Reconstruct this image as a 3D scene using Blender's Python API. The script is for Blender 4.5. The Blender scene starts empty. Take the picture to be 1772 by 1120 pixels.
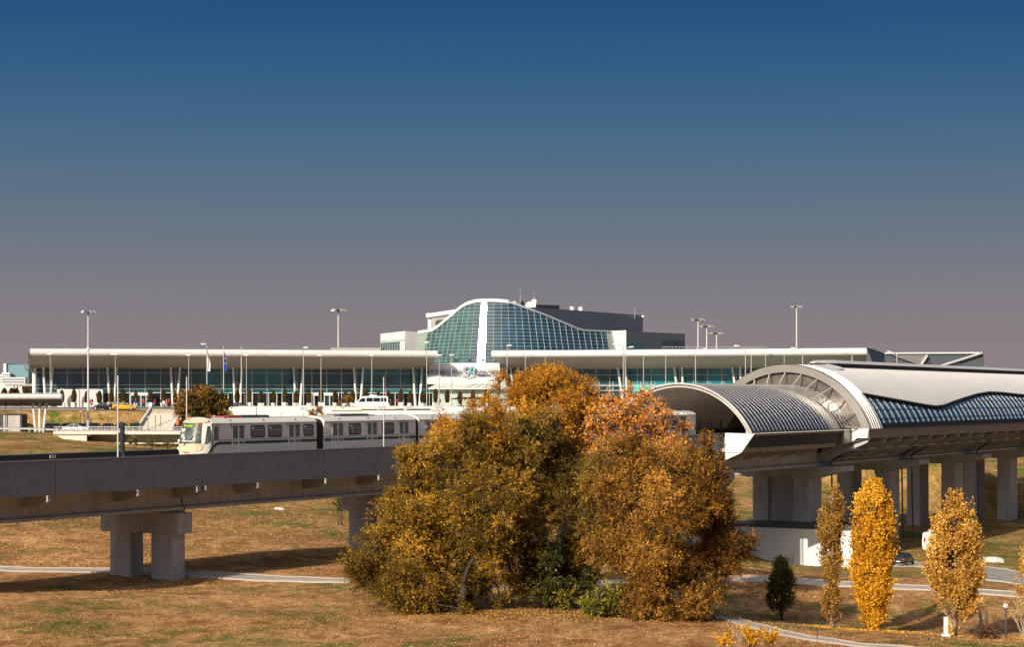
import bpy, bmesh, math, random
import numpy as np
from mathutils import Vector, Matrix
R = math.radians
rng = np.random.default_rng(7); random.seed(7)
sc = bpy.context.scene
C = sc.collection
# ------------------------------------------------------------------ camera, sky, sun, exposure
F = 3346.0; CX = 886.0; HY = 688.0                 # focal length and horizon in photo pixels (1772 wide)
cd = bpy.data.cameras.new('camera'); cam = bpy.data.objects.new('camera', cd); C.objects.link(cam)
cam.location = (0, 0, 0); cam.rotation_euler = (R(90), 0, 0)
cd.sensor_width = 36; cd.lens = F / 1772 * 36; cd.shift_y = (HY - 560) / 1772
cd.clip_start = 1; cd.clip_end = 30000
sc.camera = cam
SUN_EL = 25.0; SUN_AZ = (-0.505, -0.863)           # horizontal direction towards the sun
w = bpy.data.worlds.new('World'); sc.world = w; w.use_nodes = True
nt = w.node_tree; nt.nodes.clear()
N = nt.nodes.new; L = nt.links.new
out = N('ShaderNodeOutputWorld'); bg = N('ShaderNodeBackground'); bg.inputs['Strength'].default_value = 0.12
sky = N('ShaderNodeTexSky'); sky.sky_type = 'NISHITA'; sky.sun_disc = False
sky.sun_elevation = R(SUN_EL); sky.sun_rotation = R(210); sky.dust_density = 6; sky.ozone_density = .8; sky.air_density = 1.0
tc = N('ShaderNodeTexCoord'); sep = N('ShaderNodeSeparateXYZ'); L(tc.outputs['Generated'], sep.inputs[0])
ramp = N('ShaderNodeValToRGB'); ramp.color_ramp.interpolation = 'B_SPLINE'
def srgb(r, g, b):
    f = lambda c: (c / 255 / 12.92) if c / 255 <= .04045 else ((c / 255 + .055) / 1.055) ** 2.4
    return (f(r), f(g), f(b), 1)
mr = N('ShaderNodeMapRange'); mr.inputs[1].default_value = 0; mr.inputs[2].default_value = .25
L(sep.outputs[2], mr.inputs[0]); L(mr.outputs[0], ramp.inputs[0])
stops = [(0.0, (143, 130, 132)), (.10, (141, 129, 132)), (.22, (128, 125, 132)), (.34, (106, 119, 132)), (.48, (82, 111, 136)), (.62, (58, 99, 137)), (.78, (36, 83, 129)), (1.0, (20, 64, 110))]
cr = ramp.color_ramp
while len(cr.elements) < len(stops): cr.elements.new(.5)
for e, (p, c) in zip(cr.elements, stops): e.position = p; e.color = srgb(*c)
sm = N('ShaderNodeVectorMath'); sm.operation = 'SCALE'; sm.inputs[3].default_value = 1 / (.12 * 2 ** .12); L(ramp.outputs[0], sm.inputs[0])
fm = N('ShaderNodeMapRange'); fm.inputs[1].default_value = .24; fm.inputs[2].default_value = .5; L(sep.outputs[2], fm.inputs[0])
mx = N('ShaderNodeMix'); mx.data_type = 'RGBA'; L(fm.outputs[0], mx.inputs['Factor']); L(sm.outputs[0], mx.inputs['A']); L(sky.outputs[0], mx.inputs['B'])
L(mx.outputs['Result'], bg.inputs['Color']); L(bg.outputs[0], out.inputs[0])
sd = bpy.data.lights.new('sun', 'SUN'); sd.energy = 5.0; sd.angle = R(.5); sd.color = (1, .89, .74)
so = bpy.data.objects.new('sun', sd); C.objects.link(so)
ce = math.cos(R(SUN_EL)); SD = Vector((SUN_AZ[0] * ce, SUN_AZ[1] * ce, math.sin(R(SUN_EL)))).normalized()
so.rotation_euler = SD.to_track_quat('Z', 'Y').to_euler(); so.location = (-60, -100, 80)
sc.view_settings.view_transform = 'Standard'; sc.view_settings.look = 'None'; sc.view_settings.gamma = 1; sc.view_settings.exposure = 0.12
sc.cycles.max_bounces = 6; sc.cycles.diffuse_bounces = 3; sc.cycles.glossy_bounces = 3; sc.cycles.transmission_bounces = 4; sc.cycles.transparent_max_bounces = 6
# ------------------------------------------------------------------ geometry helpers
def P(px, py, Y): return Vector(((px - CX) / F * Y, Y, (HY - py) / F * Y))
def X_(px, Y): return (px - CX) / F * Y
def Zp(py, Y): return (HY - py) / F * Y
SN, CN = math.sin(R(60)), .5                       # the metro line runs at 60 degrees to the picture plane
def T(s, D, z): return Vector((CN * s - SN * D, SN * s + CN * D, z))
def S(px, D):
    t = (px - CX) / F
    return D * (SN + CN * t) / (CN - SN * t)
def tz(px, py, D):                                  # height of the point of line D seen at px,py
    p = T(S(px, D), D, 0); return (HY - py) / F * p.y
def thing(name, label, cat, loc=(0, 0, 0), rz=0, group=None, kind=None):
    o = bpy.data.objects.new(name, None); C.objects.link(o); o.empty_display_size = .3
    o.location = loc; o.rotation_euler = (0, 0, rz); o['label'] = label; o['category'] = cat
    if group: o['group'] = group
    if kind: o['kind'] = kind
    o['_m'] = 0; del o['_m']
    return o
def tag(o, label=None, cat=None, group=None, kind=None):
    if label: o['label'] = label
    if cat: o['category'] = cat
    if group: o['group'] = group
    if kind: o['kind'] = kind
    return o
def wmat(o):
    m = Matrix.Identity(4)
    ch = []
    while o: ch.append(o); o = o.parent
    for q in reversed(ch): m = m @ Matrix.LocRotScale(q.location, q.rotation_euler, q.scale)
    return m
class MB:
    def __init__(s): s.v = []; s.f = []; s.mi = []; s.m = 0
    def add(s, vs, fs):
        b = len(s.v); s.v += [tuple(x) for x in vs]; s.f += [tuple(b + i for i in f) for f in fs]; s.mi += [s.m] * len(fs); return s
    def hexa(s, p):                                 # 8 corners: bottom ring 0-3, top ring 4-7
        return s.add(p, [(3, 2, 1, 0), (4, 5, 6, 7), (0, 1, 5, 4), (1, 2, 6, 5), (2, 3, 7, 6), (3, 0, 4, 7)])
    def box(s, x0, x1, y0, y1, z0, z1):
        return s.hexa([(x0, y0, z0), (x1, y0, z0), (x1, y1, z0), (x0, y1, z0), (x0, y0, z1), (x1, y0, z1), (x1, y1, z1), (x0, y1, z1)])
    def tbox(s, s0, s1, d0, d1, z0, z1):
        return s.hexa([T(s0, d0, z0), T(s1, d0, z0), T(s1, d1, z0), T(s0, d1, z0), T(s0, d0, z1), T(s1, d0, z1), T(s1, d1, z1), T(s0, d1, z1)])
    def quad(s, a, b, c, d): return s.add([a, b, c, d], [(0, 1, 2, 3)])
    def prism(s, ring, off):                        # ring of 3D points swept by the vector off
        n = len(ring); off = Vector(off); a = [Vector(p) for p in ring]
        return s.add(a + [p + off for p in a], [tuple(range(n - 1, -1, -1)), tuple(range(n, 2 * n))] + [(i, (i + 1) % n, n + (i + 1) % n, n + i) for i in range(n)])
    def loft(s, rings, caps=True):
        n = len(rings[0]); vs = [p for r in rings for p in r]; fs = []
        for k in range(len(rings) - 1):
            for i in range(n):
                j = (i + 1) % n; fs.append((k * n + i, k * n + j, (k + 1) * n + j, (k + 1) * n + i))
        if caps: fs += [tuple(range(n - 1, -1, -1)), tuple(range((len(rings) - 1) * n, len(rings) * n))]
        return s.add(vs, fs)
    def grid(s, rows, close=False):                 # open surface through rows of points
        n = len(rows[0]); vs = [p for r in rows for p in r]; fs = []
        for k in range(len(rows) - 1):
            for i in range(n - (0 if close else 1)):
                j = (i + 1) % n; fs.append((k * n + i, k * n + j, (k + 1) * n + j, (k + 1) * n + i))
        return s.add(vs, fs)
    def tube(s, a, b, r0, r1=None, n=8):
        a = Vector(a); b = Vector(b); r1 = r0 if r1 is None else r1
        z = (b - a).normalized(); x = z.orthogonal().normalized(); y = z.cross(x)
        ring = lambda c, r: [c + (x * math.cos(2 * math.pi * i / n) + y * math.sin(2 * math.pi * i / n)) * r for i in range(n)]
        return s.loft([ring(a, r0), ring(b, r1)])
    def bar(s, a, b, w, h, up=(0, 0, 1)):           # rectangular bar from a to b
        a = Vector(a); b = Vector(b); z = (b - a).normalized(); up = Vector(up)
        x = z.cross(up); x = x.normalized() if x.length > 1e-4 else z.orthogonal().normalized(); y = x.cross(z)
        q = [(-w / 2, -h / 2), (w / 2, -h / 2), (w / 2, h / 2), (-w / 2, h / 2)]
        return s.hexa([a + x * i + y * j for i, j in q] + [b + x * i + y * j for i, j in q])
    def path(s, pts, r, n=6):
        pts = [Vector(p) for p in pts]; rings = []; x = None
        for i, p in enumerate(pts):
            t = (pts[min(i + 1, len(pts) - 1)] - pts[max(i - 1, 0)]).normalized()
            x = (t.orthogonal() if x is None else (x - t * x.dot(t))).normalized(); y = t.cross(x)
            rr = r[i] if isinstance(r, (list, tuple)) else r
            rings.append([p + (x * math.cos(2 * math.pi * k / n) + y * math.sin(2 * math.pi * k / n)) * rr for k in range(n)])
        return s.loft(rings)
    def sphere(s, c, r, nu=10, nv=7, sq=(1, 1, 1)):
        c = Vector(c); rings = []
        for j in range(nv + 1):
            th = math.pi * (j + .001) / (nv + .002)
            rings.append([c + Vector((math.sin(th) * math.cos(2 * math.pi * i / nu) * r * sq[0], math.sin(th) * math.sin(2 * math.pi * i / nu) * r * sq[1], math.cos(th) * r * sq[2])) for i in range(nu)])
        return s.loft(rings)
    def build(s, name, mats, parent=None, world=True, smooth=False, recalc=True, label=None):
        me = bpy.data.meshes.new(name)
        vs = s.v
        if parent is not None and world:
            im = wmat(parent).inverted(); vs = [im @ Vector(v) for v in vs]
        me.from_pydata([tuple(v) for v in vs], [], s.f)
        mats = mats if isinstance(mats, (list, tuple)) else [mats]
        for m in mats: me.materials.append(m)
        if len(mats) > 1: me.polygons.foreach_set('material_index', s.mi)
        if recalc:
            bm = bmesh.new(); bm.from_mesh(me); bmesh.ops.recalc_face_normals(bm, faces=bm.faces); bm.to_mesh(me); bm.free()
        if smooth:
            me.polygons.foreach_set('use_smooth', [True] * len(me.polygons))
            if smooth != 'all': me.set_sharp_from_angle(angle=R(35))
        o = bpy.data.objects.new(name, me); C.objects.link(o)
        if parent is not None: o.parent = parent
        if label: o['label'] = label
        return o
def own(name, mb, mats, label, cat, loc, group=None, **k):      # a thing that is one mesh
    o = mb.build(name, mats, None, **k); o.location = loc
    return tag(o, label, cat, group)
def copy_tree(o, parent=None):
    c = o.copy(); C.objects.link(c); c.parent = parent
    for ch in list(o.children): copy_tree(ch, c)
    return c
ORD = ['first', 'second', 'third', 'fourth', 'fifth', 'sixth', 'seventh', 'eighth', 'ninth', 'tenth', 'eleventh', 'twelfth', 'thirteenth', 'fourteenth', 'fifteenth', 'sixteenth', 'seventeenth', 'eighteenth', 'nineteenth', 'twentieth']
ORD += ['twenty-' + o for o in ORD[:9]] + ['thirtieth'] + ['thirty-' + o for o in ORD[:9]] + ['fortieth']
# ------------------------------------------------------------------ materials
def mat(name, col, rough=.6, metal=0.0, spec=.5, var=0.0, vscale=1.0, col2=None, bump=0.0, bscale=20, emit=None, estr=1.0, stain=0.0, coat=0, sub=None, alpha=None):
    m = bpy.data.materials.new(name); m.use_nodes = True; t = m.node_tree; b = t.nodes['Principled BSDF']
    c = tuple(col[:3]) + (1,)
    b.inputs['Base Color'].default_value = c; b.inputs['Roughness'].default_value = rough; b.inputs['Metallic'].default_value = metal
    b.inputs['Specular IOR Level'].default_value = spec
    if coat: b.inputs['Coat Weight'].default_value = coat; b.inputs['Coat Roughness'].default_value = .05
    if emit: b.inputs['Emission Color'].default_value = tuple(emit[:3]) + (1,); b.inputs['Emission Strength'].default_value = estr
    if alpha is not None: b.inputs['Alpha'].default_value = alpha
    nn = t.nodes.new; ll = t.links.new
    if var or col2 or bump or stain:
        g = nn('ShaderNodeNewGeometry')
        mp = nn('ShaderNodeMapping'); ll(g.outputs['Position'], mp.inputs[0])
    last = None
    if var or col2:
        n = nn('ShaderNodeTexNoise'); n.inputs['Scale'].default_value = vscale; n.inputs['Detail'].default_value = 7; n.inputs['Roughness'].default_value = .65
        ll(mp.outputs[0], n.inputs[0])
        r = nn('ShaderNodeMapRange'); r.inputs[1].default_value = .3; r.inputs[2].default_value = .7; ll(n.outputs[0], r.inputs[0])
        x = nn('ShaderNodeMix'); x.data_type = 'RGBA'
        x.inputs['A'].default_value = tuple(max(0, v * (1 - var)) for v in c[:3]) + (1,)
        x.inputs['B'].default_value = (tuple(col2[:3]) if col2 else tuple(min(1, v * (1 + var)) for v in c[:3])) + (1,)
        ll(r.outputs[0], x.inputs['Factor']); last = x.outputs['Result']
    if stain:                                        # rain streaks: noise stretched along z
        ms = nn('ShaderNodeMapping'); ms.inputs['Scale'].default_value = (1.6, 1.6, .12); ll(g.outputs['Position'], ms.inputs[0])
        n = nn('ShaderNodeTexNoise'); n.inputs['Scale'].default_value = 1.1; n.inputs['Detail'].default_value = 6; ll(ms.outputs[0], n.inputs[0])
        r = nn('ShaderNodeMapRange'); r.inputs[1].default_value = .48; r.inputs[2].default_value = .75; r.inputs[4].default_value = stain; ll(n.outputs[0], r.inputs[0])
        x = nn('ShaderNodeMix'); x.data_type = 'RGBA'
        if last: ll(last, x.inputs['A'])
        else: x.inputs['A'].default_value = c
        x.inputs['B'].default_value = tuple(v * .45 for v in c[:3]) + (1,); ll(r.outputs[0], x.inputs['Factor']); last = x.outputs['Result']
    if last: ll(last, b.inputs['Base Color'])
    if bump:
        n = nn('ShaderNodeTexNoise'); n.inputs['Scale'].default_value = bscale; n.inputs['Detail'].default_value = 5; ll(mp.outputs[0], n.inputs[0])
        bn = nn('ShaderNodeBump'); bn.inputs['Strength'].default_value = bump; bn.inputs['Distance'].default_value = .1; ll(n.outputs[0], bn.inputs['Height']); ll(bn.outputs[0], b.inputs['Normal'])
    return m
M = {}
M['concrete'] = mat('concrete', (.40, .395, .385), .85, var=.16, vscale=.5, stain=.55, bump=.25, bscale=3)
M['concrete_light'] = mat('concrete_light', (.33, .32, .30), .85, var=.1, vscale=.6, stain=.5, bump=.2, bscale=4)
M['concrete_col'] = mat('concrete_column', (.43, .42, .41), .85, var=.12, vscale=.9, stain=.6, bump=.25, bscale=3)
M['concrete_pale'] = mat('concrete_pale', (.62, .57, .50), .8, var=.07, vscale=1, stain=.3)
M['panel'] = mat('dark_cladding', (.175, .185, .215), .6, var=.1, vscale=.7, stain=.12)
M['panel_in'] = mat('black_lining', (.02, .018, .018), .7)
M['rim'] = mat('grey_metal_rim', (.32, .30, .29), .5, metal=.2)
M['white'] = mat('white_paint', (.66, .66, .65), .45, var=.03, vscale=.8, stain=.1)
M['whitewall'] = mat('white_render', (.66, .66, .66), .7, var=.03, vscale=.5, stain=.12)
M['fascia'] = mat('fascia_white', (.60, .60, .61), .35, var=.05, vscale=.5, stain=.14)
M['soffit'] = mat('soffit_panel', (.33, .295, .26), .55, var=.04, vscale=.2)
M['black'] = mat('black_rubber', (.015, .015, .016), .6)
M['dark'] = mat('dark_metal', (.05, .05, .055), .5, var=.1)
M['steel'] = mat('galvanised_steel', (.42, .42, .42), .45, metal=.3, var=.05)
M['polewhite'] = mat('pole_paint', (.50, .50, .49), .5)
M['train'] = mat('train_grey', (.80, .75, .67), .32, spec=.5, var=.02, vscale=.5, stain=.06)
M['trainwhite'] = mat('train_white', (.80, .76, .68), .25, coat=.3)
M['traincream'] = mat('train_cream', (.68, .52, .34), .3, coat=.2)
M['traingreen'] = mat('train_green', (.003, .055, .035), .35)
M['trainglass'] = mat('train_glass', (.02, .026, .028), .06, spec=.9, var=.7, vscale=2.2, col2=(.15, .18, .17))  # lighter blotches paint uneven reflections into the panes
M['rubber'] = mat('grey_rubber', (.018, .015, .015), .7)
M['redroof'] = mat('red_roof_unit', (.32, .03, .03), .5)
M['stickers'] = mat('pale_sticker', (.62, .64, .50), .5)
M['vaultglass'] = mat('vault_glazing', (.022, .030, .052), .13, spec=.9, var=.25, vscale=.35)
M['vaultrib'] = mat('vault_rib', (.56, .54, .51), .35, metal=.3)
M['roundrib'] = mat('round_rib', (.30, .29, .28), .34, metal=.6)
M['ring'] = mat('ring_metal', (.29, .28, .265), .35, metal=.5, var=.05, vscale=.4)
M['roofmetal'] = mat('standing_seam_roof', (.58, .57, .555), .5, metal=.1, var=.06, vscale=.25)
M['infill'] = mat('smoky_panel', (.19, .17, .155), .18, metal=.4, var=.35, vscale=.45)
M['navy'] = mat('navy_trim', (.012, .013, .018), .8, spec=.15)
M['blueglass'] = mat('blue_glass', (.02, .06, .11), .07, spec=.8, var=.5, vscale=.35, col2=(.06, .15, .23))
M['brown'] = mat('brown_fascia', (.20, .165, .145), .6, var=.06, vscale=.4, stain=.1)
M['teal'] = mat('teal_glass', (.008, .11, .14), .05, spec=.9, var=.6, vscale=.12, col2=(.02, .24, .29))  # two-tone noise puts patchy reflections into the glass colour
M['darkglass'] = mat('dark_glass', (.012, .05, .07), .05, spec=.9, var=.5, vscale=.2, col2=(.02, .09, .115))  # patchy reflections coloured in here as well
M['doorglass'] = mat('door_glass', (.010, .016, .022), .06, spec=.6, var=.5, vscale=.6)
M['aqua'] = mat('aqua_glass', (.06, .42, .42), .12, spec=.8, var=.2, vscale=.15)
M['mull'] = mat('mullion_grey', (.42, .45, .46), .45)
M['slate'] = mat('slate_cladding', (.12, .15, .19), .5, var=.05, vscale=.4)
M['slatedark'] = mat('dark_slate_and_shade', (.04, .036, .045), .6)
M['slatelow'] = mat('blue_cladding_and_shade', (.065, .078, .10), .5, var=.06, vscale=.4)
M['asphalt'] = mat('asphalt', (.075, .072, .07), .9, var=.15, vscale=.6, bump=.2)
M['asphaltpale'] = mat('worn_asphalt', (.30, .275, .245), .9, var=.12, vscale=.7, bump=.2)
M['paving'] = mat('pale_paving', (.50, .45, .39), .9, var=.1, vscale=.8)
M['pathm'] = mat('path_concrete', (.40, .35, .30), .9, var=.12, vscale=.9, stain=.1, bump=.2)
M['lamp'] = mat('lamp_housing', (.85, .84, .80), .4)
M['glass_pale'] = mat('pale_green_glass', (.40, .50, .42), .15, spec=.8, var=.2, vscale=.4)

def add_translucent(m, col, fac):
    t = m.node_tree; o = next(n for n in t.nodes if n.type == 'OUTPUT_MATERIAL'); b = t.nodes['Principled BSDF']; tr = t.nodes.new('ShaderNodeBsdfTranslucent'); tr.inputs[0].default_value = tuple(col) + (1,)
    x = t.nodes.new('ShaderNodeMixShader'); x.inputs[0].default_value = fac; t.links.new(b.outputs[0], x.inputs[1]); t.links.new(tr.outputs[0], x.inputs[2]); t.links.new(x.outputs[0], o.inputs[0])
add_translucent(M['vaultglass'], (.42, .35, .29), .28)
# ------------------------------------------------------------------ terrain
def ss(x, a, b):
    t = np.clip((x - a) / (b - a), 0, 1); return t * t * (3 - 2 * t)
A = []
for px in (-900, 0, 886, 1772, 2700): A += [(px, 20, -11.6)]
for px in (-500, 0, 886, 1772, 2300): A += [(px, 60, -12.3)]
A += [(-300, 100, -12.7), (0, 100, -12.9), (500, 100, -12.9), (886, 100, -12.9), (1300, 100, -13.0), (1772, 100, -13.1), (2100, 100, -13.2),
 (-300, 122, -12.3), (0, 122, -12.5), (150, 130, -13.0), (300, 137, -13.4), (780, 117, -13), (1000, 118, -13), (1200, 116, -13.2), (1440, 116, -13.87), (1508, 115, -13.9), (1640, 113, -14.0),
 (1350, 125, -14.4), (1480, 126, -14.6), (1600, 126, -14.7), (1352, 133, -14.4), (1500, 133, -14.4),
 (-300, 149, -13), (0, 147, -13.1), (150, 146, -13.1), (330, 144, -13.2), (450, 141, -13.2), (600, 136, -13.15), (800, 134, -13.3), (1000, 138, -13.5), (1290, 144, -13.6), (1475, 142, -13.8), (1600, 139, -13.9), (1772, 136, -14.0), (2100, 130, -14.2),
 (1315, 244, -20.2), (1475, 236, -20.8), (1565, 230, -20.1), (1315, 190, -16.3), (1445, 180, -16.5), (1600, 175, -16.8), (1772, 185, -18.2), (1772, 200, -19.3), (1700, 215, -19.3), (1718, 230, -19.6), (2100, 200, -19.5),
 (1562, 270, -20.7), (1772, 295, -21), (1771, 330, -21), (1700, 343, -21.5), (1400, 260, -20), (1310, 262, -18.5), (2100, 320, -21), (1570, 370, -20), (1600, 400, -18.2), (1728, 400, -14), (1728, 360, -20), (1728, 450, -10), (2100, 400, -14), (2100, 450, -10),
 (150, 165, -12.9), (100, 160, -12.6), (100, 190, -11.6), (100, 220, -10), (-300, 200, -10), (-300, 260, -7.5), (0, 260, -7.9), (100, 265, -7.8), (50, 290, -6.3), (0, 315, -5.7), (80, 315, -5.7), (-300, 315, -5.7),
 (250, 240, -9.5), (250, 280, -8), (250, 300, -7.8), (450, 165, -13), (450, 200, -12), (450, 230, -11), (450, 280, -8.5), (600, 280, -10), (800, 280, -12), (1000, 280, -15), (1150, 300, -17),
 (600, 200, -13), (600, 165, -13.4), (800, 180, -14), (1000, 190, -15.5), (1150, 200, -16.5), (1250, 250, -18), (450, 325, -7), (886, 330, -8), (1150, 345, -13), (1300, 350, -14), (300, 325, -7)]
A = np.array([((px - CX) / F * Y, Y, z) for px, Y, z in A])
def _phi(r2): return np.where(r2 > 0, r2 * np.log(r2 + 1e-12), 0) * .5
SCL = 100.0
AX = A[:, :2] / SCL
K_ = _phi(((AX[:, None] - AX[None]) ** 2).sum(-1)) + np.eye(len(A)) * 2e-4
Pm = np.c_[np.ones(len(A)), AX]
sysm = np.block([[K_, Pm], [Pm.T, np.zeros((3, 3))]])
sol = np.linalg.solve(sysm, np.r_[A[:, 2], np.zeros(3)])
def rbf(x, y):
    q = np.stack([x, y], -1) / SCL; o = np.zeros(q.shape[:-1])
    for i in range(len(AX)): o += sol[i] * _phi(((q - AX[i]) ** 2).sum(-1))
    return o + sol[-3] + sol[-2] * q[..., 0] + sol[-1] * q[..., 1]
def ground(x, y):
    x = np.asarray(x, float); y = np.asarray(y, float)
    xc = np.clip(x, -130, 160); yc = np.clip(y, 15, 470)
    z = np.clip(rbf(xc, yc), -22.5, -5.0)
    z = z + .10 * np.sin(x * .31 + 1.3 * np.sin(y * .17)) * np.cos(y * .23) * ss(y, 60, 100) + .04 * np.sin(x * 1.1 + y * .7) * np.sin(y * 1.3)
    # plateau: car park, bank, departures level
    west = 1 - ss(x, -54.5, -52)                    # west of the white ramp wall the level rises as a grass bank
    lvl_w = -6.1 + 3.6 * ss(y, 353.5, 362.5) + .5 * ss(y, 366, 380)
    lvl_e = -6.1 + 3.6 * ss(y, 366.4, 367.4) + .5 * ss(y, 368, 380)
    lvl = lvl_w * west + lvl_e * (1 - west)
    wy = ss(y, 318, 327) * west + ss(y, 344, 356) * (1 - west)
    wp = wy * (1 - ss(x, 68, 104))
    z = z * (1 - wp) + lvl * wp
    zf = -3.0
    wf = ss(y, 440, 620)
    return z * (1 - wf) + zf * wf
def gz(x, y): return float(ground(np.array([x]), np.array([y]))[0])
def axis(lo, hi, step, far, g=1.25):
    a = list(np.arange(lo, hi + .01, step)); s = step; v = hi; up = []
    while v < far: s *= g; v += s; up.append(v)
    s = step; v = lo; dn = []
    while v > -far: s *= g; v -= s; dn.append(v)
    return np.array(dn[::-1] + a + up)
gx = axis(-75, 110, 1.0, 9000); gy = axis(85, 400, 1.0, 12000); gy = gy[gy > -300]
def grid_mesh(name, xs, ys, zf, m):
    XX, YY = np.meshgrid(xs, ys); ZZ = zf(XX, YY); nx, ny = len(xs), len(ys)
    co = np.stack([XX, YY, ZZ], -1).reshape(-1, 3)
    i = np.arange(nx - 1)[None] + nx * np.arange(ny - 1)[:, None]
    q = np.stack([i, i + 1, i + 1 + nx, i + nx], -1).reshape(-1, 4)
    return np_mesh(name, co, q, m)
def np_mesh(name, co, quads, mats, attr=None, smooth=True, midx=None):
    me = bpy.data.meshes.new(name); nq, k = quads.shape
    me.vertices.add(len(co)); me.vertices.foreach_set('co', co.astype(np.float32).ravel())
    me.loops.add(nq * k); me.loops.foreach_set('vertex_index', quads.astype(np.int32).ravel())
    me.polygons.add(nq); me.polygons.foreach_set('loop_start', np.arange(0, nq * k, k, dtype=np.int32))
    if smooth: me.polygons.foreach_set('use_smooth', np.ones(nq, bool))
    for m in (mats if isinstance(mats, list) else [mats]): me.materials.append(m)
    if attr is not None:
        a = me.attributes.new('tint', 'FLOAT', 'POINT'); a.data.foreach_set('value', attr.astype(np.float32))
    me.update(calc_edges=True); me.validate()
    o = bpy.data.objects.new(name, me); C.objects.link(o); return o
def ground_mat():
    m = bpy.data.materials.new('dry_grass_ground'); m.use_nodes = True; t = m.node_tree; b = t.nodes['Principled BSDF']; nn = t.nodes.new; ll = t.links.new
    b.inputs['Roughness'].default_value = 1; b.inputs['Specular IOR Level'].default_value = .1
    g = nn('ShaderNodeNewGeometry')
    def noise(scale, det=6, st=(1, 1, 1), ro=.6, dist=0):
        mp = nn('ShaderNodeMapping'); mp.inputs['Scale'].default_value = st; ll(g.outputs['Position'], mp.inputs[0])
        n = nn('ShaderNodeTexNoise'); n.inputs['Scale'].default_value = scale; n.inputs['Detail'].default_value = det; n.inputs['Roughness'].default_value = ro; n.inputs['Distortion'].default_value = dist; ll(mp.outputs[0], n.inputs[0]); return n.outputs[0]
    def rmp(v, lo, hi):
        r = nn('ShaderNodeMapRange'); r.inputs[1].default_value = lo; r.inputs[2].default_value = hi; ll(v, r.inputs[0]); return r.outputs[0]
    def mix(f, a, c):
        x = nn('ShaderNodeMix'); x.data_type = 'RGBA'; ll(f, x.inputs['Factor'])
        for s_, v in (('A', a), ('B', c)):
            if isinstance(v, tuple): x.inputs[s_].default_value = v + (1,)
            else: ll(v, x.inputs[s_])
        return x.outputs['Result']
    straw = mix(rmp(noise(.8, 12, (1, .55, 1), .80, 1.0), .40, .62), (.30, .125, .037), (.88, .53, .24))
    fine = mix(rmp(noise(9, 4, (1, .5, 1), .8), .42, .6), (.15, .06, .018), straw)
    base0 = mix(rmp(noise(.10, 4), .38, .62), fine, straw)
    base = mix(rmp(noise(.22, 7, (1, .6, 1), .7), .55, .70), base0, (.20, .085, .028))
    green = mix(rmp(noise(3.5, 6, (1, .5, 1)), .35, .65), (.05, .085, .012), (.17, .19, .04))
    patches = rmp(noise(.12, 9, (1, .75, 1), .74, .3), .505, .60)
    # more green far behind the viaduct (watered banks)
    sp = nn('ShaderNodeSeparateXYZ'); ll(g.outputs['Position'], sp.inputs[0])
    far = rmp(sp.outputs[1], 165, 215)
    ad = nn('ShaderNodeMath'); ad.operation = 'MULTIPLY'; ll(far, ad.inputs[0]); ad.inputs[1].default_value = .33
    ad2 = nn('ShaderNodeMath'); ad2.operation = 'ADD'; ad2.use_clamp = True; ll(ad.outputs[0], ad2.inputs[0])
    hf = nn('ShaderNodeMath'); hf.operation = 'MULTIPLY'; ll(patches, hf.inputs[0]); hf.inputs[1].default_value = .95; ll(hf.outputs[0], ad2.inputs[1])
    # break the far green with noise
    fb = nn('ShaderNodeMath'); fb.operation = 'MULTIPLY'; ll(ad2.outputs[0], fb.inputs[0]); ll(rmp(noise(.35, 6), .15, .5), fb.inputs[1])
    col = mix(fb.outputs[0], base, green)
    ll(col, b.inputs['Base Color'])
    bn = nn('ShaderNodeBump'); bn.inputs['Strength'].default_value = .9; bn.inputs['Distance'].default_value = .25; ll(noise(4.0, 8, (1, .7, 1), .75), bn.inputs['Height']); ll(bn.outputs[0], b.inputs['Normal'])
    return m
M['ground'] = ground_mat()
tag(grid_mesh('ground', gx, gy, ground, M['ground']), kind='structure')
def ribbon(name, pts, width, m, lift=.05, kerb=None, flat=None, nsub=5):
    """a strip laid over the ground along plan points"""
    P_ = [Vector((p[0], p[1], 0)) for p in pts]; dense = []
    for i in range(len(P_) - 1):
        p0 = P_[max(i - 1, 0)]; p1 = P_[i]; p2 = P_[i + 1]; p3 = P_[min(i + 2, len(P_) - 1)]
        n = max(2, int((p2 - p1).length / 1.0))
        for k in range(n):
            t = k / n; dense.append(.5 * ((2 * p1) + (p2 - p0) * t + (2 * p0 - 5 * p1 + 4 * p2 - p3) * t * t + (3 * p1 - p0 - 3 * p2 + p3) * t ** 3))
    dense.append(P_[-1])
    rows = []
    for i, p in enumerate(dense):
        t = (dense[min(i + 1, len(dense) - 1)] - dense[max(i - 1, 0)]).normalized(); n = Vector((-t.y, t.x, 0))
        w_ = width if not callable(width) else width(i / (len(dense) - 1))
        row = []
        for k in range(nsub + 1):
            q = p + n * w_ * (k / nsub - .5); row.append((q.x, q.y, (gz(q.x, q.y) if flat is None else flat) + lift))
        rows.append(row)
    o = MB().grid(rows).build(name, m, smooth='all', recalc=False); tag(o, kind='structure')
    if kerb:
        k_ = MB()
        for side in (0, -1):
            e = [Vector(r[side]) for r in rows]
            for i in range(len(e) - 1):
                k_.bar(e[i] + Vector((0, 0, .0)), e[i + 1] + Vector((0, 0, .0)), .12, .12)
        tag(k_.build('path_kerb', kerb, recalc=False), kind='structure')
    return o
pp = [(-60, 150), *[(X_(px, Y), Y) for px, Y in ((-300, 149), (0, 147), (150, 146), (330, 144), (450, 141), (600, 137), (800, 135.5), (1000, 138.5), (1290, 144), (1475, 142), (1600, 139.5), (1772, 136.5), (2100, 131))]]
ribbon('footpath', pp, 2.6, M['pathm'], .07, kerb=M['pathm'])
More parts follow.
